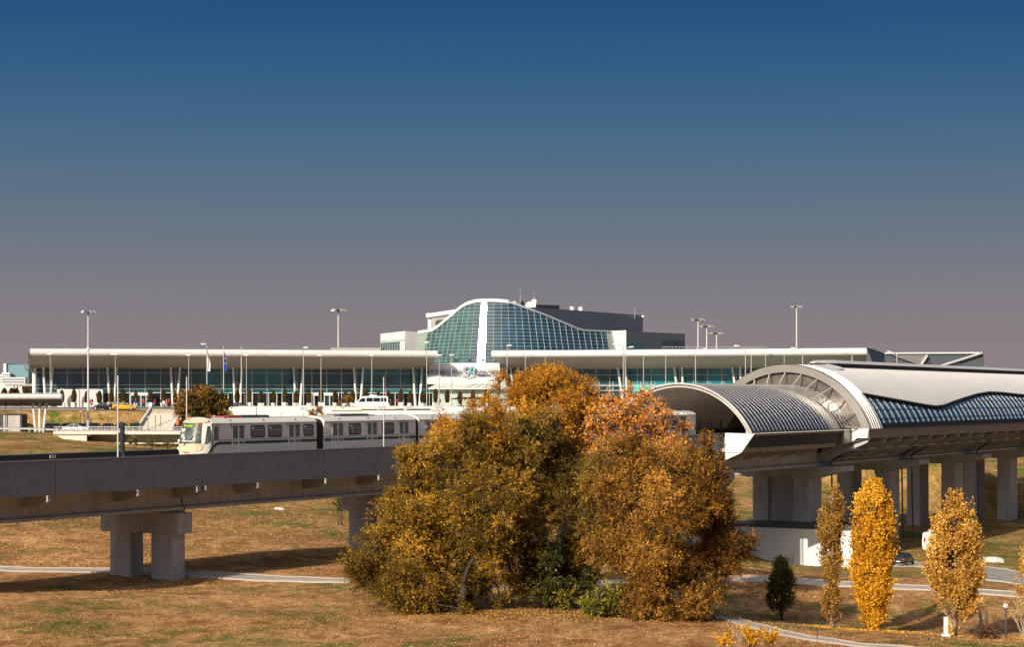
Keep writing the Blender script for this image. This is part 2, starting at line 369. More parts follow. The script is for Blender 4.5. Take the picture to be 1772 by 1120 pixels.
ribbon('footpath', [(X_(1180, 121), 121), (X_(1260, 116.5), 116.5), (X_(1330, 110.5), 110.5), (X_(1400, 106), 106), (X_(1470, 102.5), 102.5), (X_(1600, 98), 98)], 1.5, M['pathm'], .06, kerb=M['pathm'])
ribbon('service_road', [(X_(1490, 262), 262), (X_(1530, 240), 240), (X_(1590, 232), 232), (X_(1640, 222), 222), (X_(1700, 213), 213), (X_(1772, 203), 203), (X_(1900, 192), 192)], 8, M['asphaltpale'], .08, kerb=M['concrete_pale'])
tag(MB().box(-140, -53, 327.5, 352.5, -6.3, -6.06).build('parking_lot', M['asphalt']), kind='structure')
tag(MB().grid([[(x, y, float(ground(x, y)) + .04) for x in np.arange(-140, 69, 4)] for y in (368, 370, 372, 374, 376)]).build('departures_road', M['asphaltpale'], recalc=False), kind='structure')
tag(MB().grid([[(x, y, float(ground(x, y)) + .14) for x in np.arange(-140, 69, 4)] for y in (376.4, 380, 386, 392, 400)]).build('departures_pavement', M['paving'], recalc=False), kind='structure')
# stony bits on the slopes
def rock(px, py, Y, w_, label, s=0):
    r = random.Random(s + int(px)); x = X_(px, Y); z = gz(x, Y); b = MB()
    n = 9; rings = []
    for j, (zz, k) in enumerate(((-.1, 1), (.25, .95), (.45, .7), (.55, .3))):
        rings.append([Vector((math.cos(a) * w_ * .5 * k * (.8 + .3 * r.random()), math.sin(a) * w_ * .35 * k * (.8 + .3 * r.random()), zz * w_ * .4)) for a in [2 * math.pi * i / n for i in range(n)]])
    b.loft(rings); own('boulder', b, M['concrete_pale'], label, 'rock', (x, Y, z))
rock(1718, 970, 229, 3.0, 'low pale stone slab on the green slope beside the service road')
rock(483, 900, 205, 1.3, 'small white stone on the green slope under the viaduct')
# ------------------------------------------------------------------ viaduct
DN, DF = 88.95, 99.4
rzt = R(60)
sA = S(-260, DN); sEnd = S(1262, 88.95); sStn = S(1300, 85.2)
via = thing('viaduct', 'long concrete metro viaduct with dark cladding panels crossing the grass', 'viaduct', T(S(250, 94.2), 94.2, -13.4), rzt)
ZT = -4.13; ZB = -6.39
# near cladding: panels with open joints
j0 = S(350, DN); plen = 15.0
k = -5
js = []
while j0 + k * plen < sEnd + .1:
    a = max(sA, j0 + k * plen + .03); b = min(sEnd, j0 + (k + 1) * plen - .03)
    if b > a + .1:
        mb = MB(); mb.tbox(a, b, DN, DN + .09, ZB, ZT)
        for ss_ in np.arange(a + 3.7, b - 1, 3.75): mb.tbox(ss_ - .012, ss_ + .012, DN - .006, DN, ZB + .02, ZT - .02)
        mb.tbox(a, b, DN - .012, DN, ZT - .2, ZT - .17)
        mb.build('cladding_panel', M['panel'], via)
    k += 1
MB().tbox(sA, sEnd, DN - .04, DN + .16, ZT + .002, ZT + .07).build('coping', M['rim'], via)
MB().tbox(sA, sEnd + 12, DN + .092, DN + .12, ZB + .1, ZT).build('parapet_lining', M['panel_in'], via)
MB().tbox(sA, sEnd + 30, DF, DF + .12, ZB, ZT).build('far_parapet', M['panel_in'], via)
MB().tbox(sA, sEnd + 30, DF - .06, DF + .16, ZT + .002, ZT + .07).build('coping', M['rim'], via)
MB().tbox(sA, sEnd + 6, DN + .3, DF - .2, -6.33, -5.75).build('deck', M['concrete'], via)
rl = MB()
for d in (91.45, 92.95, 95.45, 96.95): rl.tbox(sA, sEnd + 60, d - .04, d + .04, -5.6, -5.44)
rl.build('rail', M['dark'], via)
sb = MB()
for ss_ in np.arange(sA, sEnd, .7): sb.tbox(ss_, ss_ + .25, 91, 93.4, -5.75, -5.6); sb.tbox(ss_, ss_ + .25, 95, 97.4, -5.75, -5.6)
tag(sb.build('sleeper', M['concrete'], via, recalc=False), kind='stuff')
# girders span by span (near and far), with top and bottom flange
sP = S(308, 91.0); SPAN = 30.95
GD = 91.3
for k in range(-1, 4):
    a = sP + .8 + k * SPAN; b = min(a + SPAN, sEnd + 7)
    a = max(a, sA)
    for nm, g0, sg in (('girder', GD, 1), ('girder', 97.1, -1)):
        m_ = MB(); sec = [(g0, -6.33), (g0, -7.85), (g0 - .28 * sg, -7.98), (g0 - .28 * sg, -8.18), (g0 + 1.9 * sg, -8.18), (g0 + 1.9 * sg, -6.33)]
        m_.loft([[T(q, d, z) for d, z in sec] for q in (a + .12, b - .12)]); m_.build(nm, M['concrete'], via)
# brackets under the cladding
cs = [S(p, DN + .1) for p in (87, 243, 345, 360, 450, 567)]
cs = [cs[0] - 8] + cs + [cs[-1] + 7.5, cs[-1] + 14.9, cs[-1] + 16, cs[-1] + 22]
for q in cs:
    m_ = MB(); prof = [(DN + .12, -6.41), (DN + .12, -6.80), (GD - .9, -7.22), (GD - .02, -7.28), (GD - .02, -6.41)]
    m_.loft([[T(qq, d, z) for d, z in prof] for qq in (q - .18, q + .18)]); m_.build('bracket', M['concrete_light'], via)
# piers
for k in range(0, 4):
    q = sP + k * SPAN; g = min(gz(*T(q, 91, 0).xy), gz(*T(q, 98, 0).xy)) - 1
    mb = MB(); mb.tbox(q, q + 1.6, 91.0, 98.4, -9.95, -8.42)
    for d in (91.8, 93.6, 95.6, 97.6): mb.tbox(q + .3, q + 1.3, d - .35, d + .35, -8.42, -8.18)
    pc = mb.build('pier', M['concrete'], via)
    for d in (91.55, 95.5):
        m_ = MB(); x0, x1, c_ = q + .05, q + 1.55, .12
        foot = [(x0 + c_, d), (x1 - c_, d), (x1, d + c_), (x1, d + 2.1 - c_), (x1 - c_, d + 2.1), (x0 + c_, d + 2.1), (x0, d + 2.1 - c_), (x0, d + c_)]
        m_.loft([[T(a_, b_, z) for a_, b_ in foot] for z in (g, -9.95)]); m_.build('column', M['concrete_col'], pc)
# line-side posts on the viaduct
def linepost(px, ytop, D, h0, label):
    s_ = S(px, D); b = T(s_, D, h0); top = (HY - ytop) / F * b.y
    own('line_post', MB().tube((0, 0, 0), (0, 0, top - h0), .055, .045, 8).box(-.13, .13, -.13, .13, 0, .05), M['polewhite'], label, 'pole', b, group='thin white posts along the viaduct')
linepost(204, 650, DN + .35, -5.75, 'thin white post on the viaduct left of the train beside the signal')
linepost(323, 652, DF - .3, -5.75, 'thin white post rising behind the front of the metro train')
linepost(664, 653, DN + .35, -5.75, 'thin white post standing in front of the middle carriage of the train')
# signal
q = T(S(212, DN + .9), DN + .9, -5.75)
sg = thing('railway_signal', 'black four lamp railway signal on the viaduct beside a thin post', 'signal', q, rzt)
MB().box(-.08, .08, -.12, .12, 2.0, 4.0).box(-.1, -.08, -.15, .15, 1.95, 4.05).build('signal_head', M['black'], sg, world=False)
MB().tube((.15, 0, 0), (.15, 0, 3.6), .05).bar((.15, 0, 2.4), (.05, 0, 2.4), .05, .05).build('mast', M['dark'], sg, world=False)
for zz in (2.3, 2.75, 3.2, 3.65):
    rr = [(-.1 - .2 * k_, .11 * math.cos(a), zz + .11 * math.sin(a)) for k_ in (0, 1) for a in [math.pi * i / 8 for i in range(9)]]
    MB().grid([rr[:9], rr[9:]]).tube((-.15, 0, zz), (-.17, 0, zz), .1, .1, 12).build('signal_lamp', M['dark'], sg, world=False, recalc=False)
q = T(S(217, DN + 1.6), DN + 1.9, -5.75)
own('signal_post', MB().tube((0, 0, 0), (0, 0, 3.8), .05).box(-.07, .07, -.07, .07, 3.2, 3.6), M['black'], 'short dark post right behind the black signal on the viaduct', 'post', q)
# kilometre plate on the far parapet
q = T(S(90, DF - .02), DF - .08, 0)
pl = thing('number_plate', 'small white number plate on the inside of the far parapet', 'sign', (q.x, q.y, -4.42), rzt)
MB().box(-.3, .3, -.03, 0, 0, .22).build('plate', M['white'], pl, world=False)
pn = MB()
def text_mesh(txt, size, depth=.01, align='CENTER'):
    cu = bpy.data.curves.new('lettering', 'FONT'); cu.body = txt; cu.size = size; cu.extrude = depth; cu.align_x = align; cu.offset = .018 * size
    o = bpy.data.objects.new('lettering_source', cu); C.objects.link(o)
    bpy.context.view_layer.update(); dg = bpy.context.evaluated_depsgraph_get()
    me = bpy.data.meshes.new_from_object(o.evaluated_get(dg)); bpy.data.objects.remove(o); bpy.data.curves.remove(cu)
    return me
def put_text(txt, size, m, parent, loc, rot=(math.pi / 2, 0, 0), depth=.01, align='CENTER', sx=1, name='lettering', world=False):
    me = text_mesh(txt, size, depth, align); me.materials.clear(); me.materials.append(m)
    me.transform(Matrix.Translation(loc) @ (rot if isinstance(rot, Matrix) else Matrix.LocRotScale(None, __import__('mathutils').Euler(rot), None)) @ Matrix.Diagonal((sx, 1, 1, 1)))
    o = bpy.data.objects.new(name, me); C.objects.link(o); o.parent = parent; return o
put_text('4 784', .17, M['black'], pl, (0, -.035, .05))
# ------------------------------------------------------------------ metro train
TD = 90.85; TW = 2.75; TC = TD + TW / 2
sF = S(363, TD)                                     # front corner of the near side
train = thing('metro_train', 'white and grey metro train with green stripe on the viaduct', 'train', T(sF - .9, TC, -5.44), rzt)
ZR = -1.55; ZS = -1.80                              # roof top, start of the roof curve
def tl(px): return S(px, TD)
def section_ring(s_, inset=0.0, dz=0.0):
    pr = [(-1.30, -5.2), (-1.375, -4.9), (-1.375, -3.2), (-1.345, -2.1), (-1.26, -1.86), (-1.05, -1.66), (-.6, -1.55), (0, -1.52)]
    pr = pr + [(-a, z) for a, z in pr[-2::-1]]
    return [T(s_, TC + a * (1 - inset), z + dz) for a, z in pr]
def side_pt(v, z):                                  # v = outward offset; near side wall plane at height z
    half = 1.375 if z < -3.2 else 1.375 - .03 * (z + 3.2) / 1.1
    return TC - half - v
def near_patch(mb, s0, s1, z0, z1, v, th=.02, r=0, far=False):
    sgn = 1
    pts = [(s0, z0), (s1, z0), (s1, z1), (s0, z1)]
    if r:
        pts = []
        for cx_, cz_, a0 in ((s1 - r, z0 + r, -90), (s1 - r, z1 - r, 0), (s0 + r, z1 - r, 90), (s0 + r, z0 + r, 180)):
            for k_ in range(4): a = R(a0 + 30 * k_); pts.append((cx_ + r * math.cos(a), cz_ + r * math.sin(a)))
    dd = lambda z, o_: (2 * TC - side_pt(o_, z)) if far else side_pt(o_, z)
    mb.loft([[T(a, dd(z, v), z) for a, z in pts], [T(a, dd(z, v - th), z) for a, z in pts]])
def carriage(s0, s1, doors, wins, cab=None, label=None):
    b0 = s0; b1 = s1
    if cab == 'front': b0 = tl(367)
    if cab == 'rear': b1 = s1 - .9
    body = MB().loft([section_ring(b0), section_ring(b1)]).build('carriage', M['train'], train, smooth=True)
    if label: body['label'] = label
    rr = [(-1.40, -1.93), (-1.22, -1.72), (-.95, -1.6), (-.5, -1.515), (0, -1.49)]; rr = rr + [(-a, z) for a, z in rr[-2::-1]]
    rr2 = [(a * .97, z - .05) for a, z in rr[::-1]]
    MB().loft([[T(q, TC + a, z) for a, z in rr + rr2] for q in (b0, b1)]).build('roof', M['trainwhite'], body, smooth=True)
    for far in (False, True):
        cuts = sorted([(a - .07, b + .07) for a, b in doors]); segs = []; x = b0 if cab != 'front' else tl(380)
        for a, b in cuts: segs.append((x, a)); x = b
        segs.append((x, b1 if cab != 'rear' else b1 - 1.2)); st = MB()
        for a, b in segs: 
            if b > a: near_patch(st, a, b, -3.53, -3.31, .012, .02, far=far)
        st.build('green_stripe', M['traingreen'], body)
        gl = MB()
        for a, b in [(b0, b1)]: near_patch(gl, a, b, -3.20, -3.17, .01, .02, far=far)
        gl.build('waist_line', M['rubber'], body)
        for a, b in doors:
            d = MB(); c_ = (a + b) / 2; near_patch(d, a - .06, b + .06, -4.75, -1.98, .006, .02, far=far); dr = d.build('door', M['rubber'], body)
            for u, v_ in ((a, c_ - .03), (c_ + .03, b)):
                l = MB(); near_patch(l, u + .03, v_, -4.72, -2.02, .025, .03, far=far); l.m = 1
                near_patch(l, u + .1, v_ - .07, -3.08, -2.1, .035, .02, r=.06, far=far); l.m = 2
                w1 = (v_ - u) / 2
                near_patch(l, u + .1, u + w1 - .03, -3.51, -3.33, .036, .02, far=far); near_patch(l, u + w1 + .08, v_ - .08, -3.51, -3.33, .036, .02, far=far)
                l.build('door_leaf', [M['train'], M['trainglass'], M['traingreen']], body)
        for a, b in wins:
            g = MB(); near_patch(g, a, b, -3.08, -2.13, .018, .03, r=.16, far=far); g.m = 1; near_patch(g, a + .09, b - .09, -2.99, -2.22, .026, .02, r=.1, far=far)
            g.m = 2; near_patch(g, a + .09, b - .09, -2.53, -2.50, .03, .01, far=far); g.m = 3; near_patch(g, a + .12, a + .42, -2.40, -2.26, .03, .01, far=far)
            g.build('window', [M['rubber'], M['trainglass'], M['steel'], M['stickers']], body)
    for q in np.arange(b0 + 2.2, b1 - 1, 4.1): MB().tbox(q, q + .1, TC - 1.3, TC - 1.24, -1.78, -1.68).build('roof_lamp', M['dark'], body)
    return body
d1 = [(tl(401.7), tl(423)), (tl(499), tl(519.5))]; w1 = [(tl(434), tl(458.5)), (tl(464.3), tl(488)), (tl(525), tl(543))]
e1 = tl(548); st2 = tl(561.3); e2 = tl(719.5); st3 = tl(725)
c1 = carriage(sF, e1, d1, w1, 'front', 'leading carriage with cab')
d2 = [(tl(575), tl(594)), (tl(635), tl(652.5)), (tl(691), tl(707))]; w2 = [(tl(603.6), tl(625)), (tl(661), tl(682))]
c2 = carriage(st2, e2, d2, w2)
cpl = MB(); cpl.loft([section_ring(q, .12 if i % 2 else .06, -.12) for i, q in enumerate(np.linspace(e1 + .05, st2 - .05, 9))]); cpl.build('gangway_bellows', M['rubber'], train)
MB().loft([section_ring(q, .1 if i % 2 else .05, -.1) for i, q in enumerate(np.linspace(e2, st3, 5))]).build('gangway_bellows', M['rubber'], train)
Lc = e1 - sF; L2 = e2 - st2; pos = st3
for i in range(4):
    Lx = L2 if i < 3 else Lc; s0 = pos; s1 = pos + Lx
    if i < 3: dd_ = [(a - st2 + s0, b - st2 + s0) for a, b in d2]; ww = [(a - st2 + s0, b - st2 + s0) for a, b in w2]; carriage(s0, s1, dd_, ww)
    else:
        s1 = S(1204, TD); s0 = s1 - Lc; mir = lambda a, b: (s1 - (b - sF), s1 - (a - sF))
        carriage(s0, s1, [mir(a, b) for a, b in d1], [mir(a, b) for a, b in w1], None, 'last carriage entering the station')
    pos = s1 + .7
# roof gear
for a, b, z, m in ((tl(400), tl(418), .10, 'redroof'), (tl(410), tl(432), .16, 'redroof'), (tl(432), tl(478), .2, 'dark'), (tl(600), tl(650), .2, 'dark'), (tl(590), tl(660), .12, 'rim'), (tl(371), tl(378), .12, 'black')):
    mb = MB(); mb.loft([[T(q, TC + v_ * wd, zz) for v_, zz in ((-1, -1.60), (1, -1.60), (.85, -1.56 + z), (-.85, -1.56 + z))] for q, wd in ((a, .75), (b, .75))]); mb.build('roof_unit', M[m], train)
# cab nose: plan outline bulging forwards, raked back above the waist
def nose_s(v, z):
    rake = 0.10 * max(0, (-3.6 - z)) ** 1.5 + .30 * max(0, (z + 3.5) / 1.7) ** 1.25 * 1.7
    if z > -1.85: rake += 6.0 * (z + 1.85) ** 2 + .5 * (z + 1.85)
    return sF - 1.05 + rake + 1.0 * abs(v / 1.375) ** 3.2
def nose_half(z): 
    if z < -2.1: return 1.375
    return 1.345 - .95 * max(0, (z + 2.1) / .58) ** 2.2
zs = [-5.1, -4.7, -4.3, -3.9, -3.5, -3.2, -2.9, -2.6, -2.3, -2.05, -1.9, -1.8, -1.7, -1.62, -1.57]
rows = []
for z in zs:
    h = nose_half(z); row = []
    vs_ = [math.sin(math.pi / 2 * t) for t in np.linspace(-1, 1, 21)]
    sb_ = tl(367) + .02
    row.append(T(sb_, TC - h, z)); row += [T(min(nose_s(v * 1.375 * (h / 1.375) ** .3, z), sb_), TC + v * h, z) for v in vs_]; row.append(T(sb_, TC + h, z)); rows.append(row)
nose = MB().grid(rows); n0 = len(rows[0]); nose.f.append(tuple(range((len(rows) - 1) * n0, len(rows) * n0))); nose.mi.append(0)
cab = nose.build('cab', M['trainwhite'], train, smooth=True)
def nose_patch(name, poly, v, m, sub=6, parent=cab):   # poly: function rows -> list of (lateral, z) rows
    mb = MB(); mb.grid([[T(nose_s(a, z) - v, TC + a, z) for a, z in row] for row in poly]); return mb.build(name, m, parent, smooth='all', recalc=False)
nose_patch('windscreen', [[(a * (1.07 - .13 * t_), -3.42 + t_ * 1.53) for a in np.linspace(-1, 1, 15)] for t_ in np.linspace(0, 1, 9)], .02, M['trainglass'])
nose_patch('front_mask', [[(a * math.sqrt(max(0, 1 - (1 - t_) ** 3)) * 1.2, -4.22 + t_ * .78) for a in np.linspace(-1, 1, 15)] for t_ in np.linspace(0, 1, 9)], .02, M['traincream'])
nose_patch('roof_brow', [[(a * 1.15, -1.87 + t_ * .2) for a in np.linspace(-1, 1, 15)] for t_ in np.linspace(0, 1, 4)], .012, M['traincream'])
hl = mat('headlight_glass', (.9, .88, .8), .15, emit=(1, .93, .8), estr=.25)
for v_, r_ in ((-1.0, .1), (-.72, .075), (.72, .075), (1.0, .1)):
    z_ = -3.78 - (.06 if abs(v_) < .9 else 0); p_ = T(nose_s(v_, z_) - .03, TC + v_, z_); o_ = T(nose_s(v_, z_) + .05, TC + v_, z_)
    MB().tube(p_, o_, r_, r_, 12).build('headlight', hl, cab)
dp = MB(); dp.hexa([T(nose_s(a, z) - .05 + dx, TC + a, z) for dx in (0, .02) for a, z in ((-.42, -2.2), (.42, -2.2), (.42, -2.0), (-.42, -2.0))])
disp = dp.build('destination_display', mat('display_back', (.01, .03, .005), .5), cab)
led = mat('led_green', (.2, .5, .02), .5, emit=(.5, .9, .06), estr=.8)
q = T(nose_s(0, -2.16) - .07, TC, -2.17)
rotm = Matrix(((0, 0, -CN * 1, 0), (0, 0, -SN, 0), (0, 1, 0, 0), (0, 0, 0, 1)))
# text reads left to right seen from the front: text x axis points towards -D side seen from the nose => along +(-n)
nx_ = Vector((SN, -CN, 0)); ny_ = Vector((0, 0, 1)); nz_ = Vector((-CN, -SN, 0))
rotm = Matrix(((nx_.x, ny_.x, nz_.x, 0), (nx_.y, ny_.y, nz_.y, 0), (nx_.z, ny_.z, nz_.z, 0), (0, 0, 0, 1)))
def put_text_world(txt, size, m, parent, loc, rot4, depth=.01, sx=1, align='CENTER', name='lettering'):
    me = text_mesh(txt, size, depth, align); me.materials.clear(); me.materials.append(m)
    me.transform(wmat(parent).inverted() @ Matrix.Translation(loc) @ rot4 @ Matrix.Diagonal((sx, 1, 1, 1)))
    o = bpy.data.objects.new(name, me); C.objects.link(o); o.parent = parent; return o
put_text_world('МЛ. ЛЮЛИН', .17, led, disp, q, rotm, sx=.8)
redl = mat('red_marker', (.6, .01, .03), .3, emit=(.8, .01, .05), estr=.5)
for v_ in (-.88, .88):
    p_ = T(nose_s(v_, -2.05) - .04, TC + v_, -2.08); MB().tube(p_, p_ + nz_ * -.03, .06, .06, 8).build('marker_light', redl, cab)
for v_, z_, w_, h_, m in ((.45, -2.45, .34, .26, 'stickers'), (.42, -2.85, .3, .3, 'glass_pale'), (.86, -3.22, .24, .2, 'white'), (.25, -3.05, .18, .22, 'stickers'), (-.1, -3.24, 1.0, .07, 'white')):
    p_ = T(nose_s(v_, z_) - .035, TC + v_, z_); mb = MB()
    mb.hexa([p_ + nx_ * a + ny_ * b + nz_ * c_ for c_ in (0, .01) for a, b in ((-w_ / 2, -h_ / 2), (w_ / 2, -h_ / 2), (w_ / 2, h_ / 2), (-w_ / 2, h_ / 2))]); mb.build('notice', M[m], cab)
MB().bar(T(nose_s(-.1, -3.5) - .07, TC - .1 + .3, -3.55), T(nose_s(-.6, -2.9) - .07, TC - .62, -2.85), .05, .05).build('wiper', M['black'], cab)
for sg_ in (-1, 1): MB().hexa([T(nose_s(0, -4.1) - .05 + dx, TC + a, z) for dx in (0, .02) for a, z in ((sg_ * .02, -4.13), (sg_ * .3, -4.06), (sg_ * .3, -4.02), (sg_ * .02, -4.04))]).build('emblem', M['dark'], cab)
# cab side window and green flash on the near and far sides
for far in (False, True):
    sgn = 1 if far else -1
    def cs_(s_, z, v): return T(s_, TC + sgn * (nose_half(z) + v), z)
    def lat(s_, z):                                  # lateral half width of the nose at station s_
        base = nose_s(0, z); f_ = np.clip((s_ - base) / 1.0, 0, 1) ** (1 / 3.2); return min(1.0, f_) * nose_half(z)
    def patch(name, polyrows, v, m):
        MB().grid([[T(s_ - v * .5, TC + sgn * (lat(s_, z) + v), z) for s_, z in row] for row in polyrows]).build(name, m, cab, smooth='all', recalc=False)
    a0 = sF - .48
    patch('cab_side_window', [[(a0 + .08 + .34 * t_ + max(.05, (sF + .14 - (a0 + .08 + .34 * t_)) * min(1, .35 + 2.6 * t_)) * u, -3.45 + 1.32 * t_) for u in np.linspace(0, 1, 6)] for t_ in np.linspace(0, 1, 9)], .02, M['trainglass'])
    fl = []
    for t_ in np.linspace(0, 1, 12):
        s_ = sF - .5 + t_ * (tl(380) - sF + .5); zc = -4.75 + 1.33 * math.sin(t_ * math.pi / 2) ** .8; fl.append([(s_, zc - .14 + .03 * t_), (s_, zc + .14 - .03 * t_)])
    mbf = MB(); mbf.grid([[T(s_, TC + sgn * (max(lat(s_, z), nose_half(z) if s_ > tl(366.5) else 0) + .022), z) for s_, z in row] for row in fl]); mbf.build('green_flash', M['traingreen'], cab, recalc=False)
    cd_ = MB(); near_patch(cd_, tl(368.5), tl(380), -4.75, -2.03, .008, .02, far=far); cd_.m = 1; near_patch(cd_, tl(369.4), tl(379.2), -4.72, -2.06, .02, .02, far=far); cd_.m = 2; near_patch(cd_, tl(370), tl(377.8), -3.15, -2.15, .03, .02, r=.05, far=far)
    cd_.build('cab_door', [M['rubber'], M['train'], M['trainglass']], cab)
MB().loft([section_ring(tl(367) + q, -.012, .01) for q in (.0, .06)]).build('cab_seam', M['black'], cab)
# ------------------------------------------------------------------ metro station
DC = 94.2
RS, ZCS, AS = 10.02, -8.43, 63.9                    # small vault: radius, centre height, half angle
RL, ZCL, AL = 11.93, -7.83, 71.3                    # large vault
s0 = S(1300, 85.2); sL = S(1505, 82.9); sE = S(1900, 82.9); sG = S(1525, 82.9)
stn = thing('metro_station', 'elevated metro station with two silver barrel vault roofs', 'station', T((sL + sE) / 2, DC, -21), rzt)
def arc(R_, zc, a, s_): return T(s_, DC - R_ * math.sin(R(a)), zc + R_ * math.cos(R(a)))
def arc_band(mb, s_a, s_b, r0, r1, zc, a0, a1, n=40):
    rings = []
    for k in range(n + 1):
        a = a0 + (a1 - a0) * k / n; rings.append([arc(r0, zc, a, s_a), arc(r0, zc, a, s_b), arc(r1, zc, a, s_b), arc(r1, zc, a, s_a)])
    mb.loft(rings)
M['innerrib'] = mat('inner_rib', (.70, .64, .58), .5)
# small vault: glazing shell, ribs, lining
gl = MB(); gl.grid([[arc(RS, ZCS, a, s_) for a in np.linspace(AS, -AS, 41)] for s_ in np.linspace(s0 + .1, sL + 3, 12)])
small = gl.build('platform_vault', M['vaultglass'], stn, smooth='all')
nr = 29; ribm = MB()
for k in range(nr + 1): 
    q = s0 + .12 + (sL - s0) * k / nr; ribm.path([arc(RS + .008, ZCS, AS - 2 * AS * j / 72, q) for j in range(73)], .03, 8)
ribm.build('rib_pattern', M['roundrib'], small, smooth='all')
lin = MB(); lin.grid([[arc(RS - .12, ZCS, a, s_) for a in np.linspace(AS, -AS, 41)] for s_ in (sL + .6, sL + 30)])
M['lining'] = mat('vault_lining', (.24, .20, .175), .6, var=.1)
lin.build('vault_lining', M['lining'], small, smooth='all')
ir = MB()
for k in range(30): q = s0 + .5 + k * 1.12; arc_band(ir, q - .06, q + .06, RS - .5, RS - .1, ZCS, AS, -AS, 30)
for a in (-50, -35, -18, 0, 18, 35, 50): p_ = arc(RS - .4, ZCS, a, s0 + .2); ir.bar(p_, arc(RS - .4, ZCS, a, sL), .08, .12)
ir.build('inner_ribs_frame', M['innerrib'], small)
ed = MB(); arc_band(ed, s0 - .05, s0 + .12, RS - .10, RS + .10, ZCS, AS, -AS, 60); arc_band(ed, s0 + .05, s0 + .22, RS - .42, RS - .26, ZCS, AS, -AS, 60)
ed.build('opening_rim', M['vaultrib'], small, smooth=True)
# large vault: where the metal sheet gives way to the wavy window band
def solve_a(px, py):
    lo, hi = 5.0, 71.3
    def f(a): 
        D = DC - RL * math.sin(R(a)); z = ZCL + RL * math.cos(R(a)); p = T(S(px, D), D, z); return (HY - F * z / p.y) - py
    for _ in range(50):
        m_ = (lo + hi) / 2
        if f(m_) < 0: lo = m_
        else: hi = m_
    a = (lo + hi) / 2; return S(px, DC - RL * math.sin(R(a))), a
wave = [solve_a(px, py) for px, py in ((1491.7, 681.5), (1519, 686.5), (1547, 691.5), (1575, 696.6), (1600, 701), (1618, 703.6), (1632, 702), (1648, 696), (1665.6, 690), (1688, 683), (1711, 679), (1733, 680), (1772, 684.2))]
ws = [q for q, a in wave]; wa = [a for q, a in wave]; per = ws[-1] - ws[5]
ws += [ws[-1] + 14, ws[-1] + 24, ws[-1] + 40]; wa += [wa[5] - 3, wa[5], wa[10]]
def wb(s_): return float(np.interp(s_, ws, wa))
CP = .86; ssr = []
q = sL
while q < sE: ssr += [q, q + CP * .34, q + CP * .42, q + CP * .92]; q += CP
fa, ta = [], []
for k, q in enumerate(ssr):
    b_ = AL if q < sG else wb(q)
    amp = .2 if q < sG else .05
    fa.append([arc(RL + (amp if k % 4 < 2 else 0), ZCL, a, q) for a in np.linspace(b_, -AL, 34)])
roof = MB(); kg = next(i for i, q in enumerate(ssr) if q >= sG); roof.grid(fa[:kg]); roof.grid(fa[kg:])
rf = roof.build('main_roof', M['roofmetal'], stn, recalc=False)
und = MB(); und.grid([[arc(RL - .25, ZCL, a, q) for a in np.linspace(AL if q < sG else wb(q), -AL, 30)] for q in list(np.arange(sL, sG, 1)) + list(np.arange(sG + .01, sE, 2))])
und.build('roof_lining', M['lining'], rf, recalc=False)
gs_ = list(np.arange(sG, sE, .6)); g_ = MB(); g_.grid([[arc(RL - .18, ZCL, a, q) for a in np.linspace(AL - 1, wb(q) - 4, 12)] for q in gs_])
gw = g_.build('window_band', M['blueglass'], stn, recalc=False, smooth='all')
mu = MB(); q = sG + .25
while q < sE:
    n_ = 8; b_ = wb(q) - 3; pts = [arc(RL - .13, ZCL, AL - 1 + (b_ - AL + 1) * k / n_, q) for k in range(n_ + 1)]
    for k in range(n_): mu.bar(pts[k], pts[k + 1], .08, .04)
    q += 2.3
mu.build('mullion_frame', M['vaultrib'], gw)
tr = MB()
for a in (64.5, 58, 51.5, 45):
    prev = None
    for q in np.arange(sG, sE, 1.0):
        if a > wb(q) - 1: p_ = arc(RL - .11, ZCL, a, q); 
        else: p_ = None
        if prev is not None and p_ is not None: tr.bar(prev, p_, .05, .05)
        prev = p_
tr.build('transom_frame', M['navy'], gw)
wt = MB(); rings = []
for q in np.arange(sG, sE, .5):
    a = wb(q); rings.append([arc(RL + .14, ZCL, a - .3, q), arc(RL + .14, ZCL, a + 1.1, q), arc(RL - .22, ZCL, a + 1.1, q), arc(RL - .22, ZCL, a - .3, q)])
wt.loft(rings); wt.build('wave_trim', M['navy'], rf)
MB().loft([[arc(RL + .16, ZCL, a, sG + d) for d in (-.1, .12)] + [arc(RL - .4, ZCL, a, sG + d) for d in (.12, -.1)] for a in np.linspace(wb(sG), AL, 12)]).build('window_jamb', M['navy'], rf)
MB().loft([[T(q, 82.75, -3.96), T(q, 82.9 + .9, -3.96), T(q, 83.3, -3.3), T(q, 83.1, -3.3)] for q in (sG, sE)]).build('window_sill', M['navy'], gw)
# end ring, smoky infill, radial struts
rg = MB(); arc_band(rg, sL - .25, sL - .02, RL - .85, RL + .12, ZCL, AL, -AL, 48); rng_o = rg.build('end_ring', M['ring'], stn, smooth=True)
nf = 12; inf = MB(); ro, ri = [], []
for k in range(nf * 3 + 1):
    f_ = 1 - 2 * k / (nf * 3)
    ro.append(arc(RL - .8, ZCL, AL * f_, sL + .35)); ri.append(arc(RS - .2, ZCS, AS * f_, sL + .35))
inf.grid([ro, ri]); inf.build('smoky_infill', M['infill'], rng_o, recalc=False)
stt = MB()
for k in range(0, nf + 1):
    f_ = 1 - 2 * k / nf; f_ *= .97; stt.bar(arc(RL - .85, ZCL, AL * f_, sL - .05), arc(RS + .08, ZCS, AS * f_, sL - 2.2), .13, .13)
stt.build('radial_strut_frame', M['vaultrib'], rng_o)
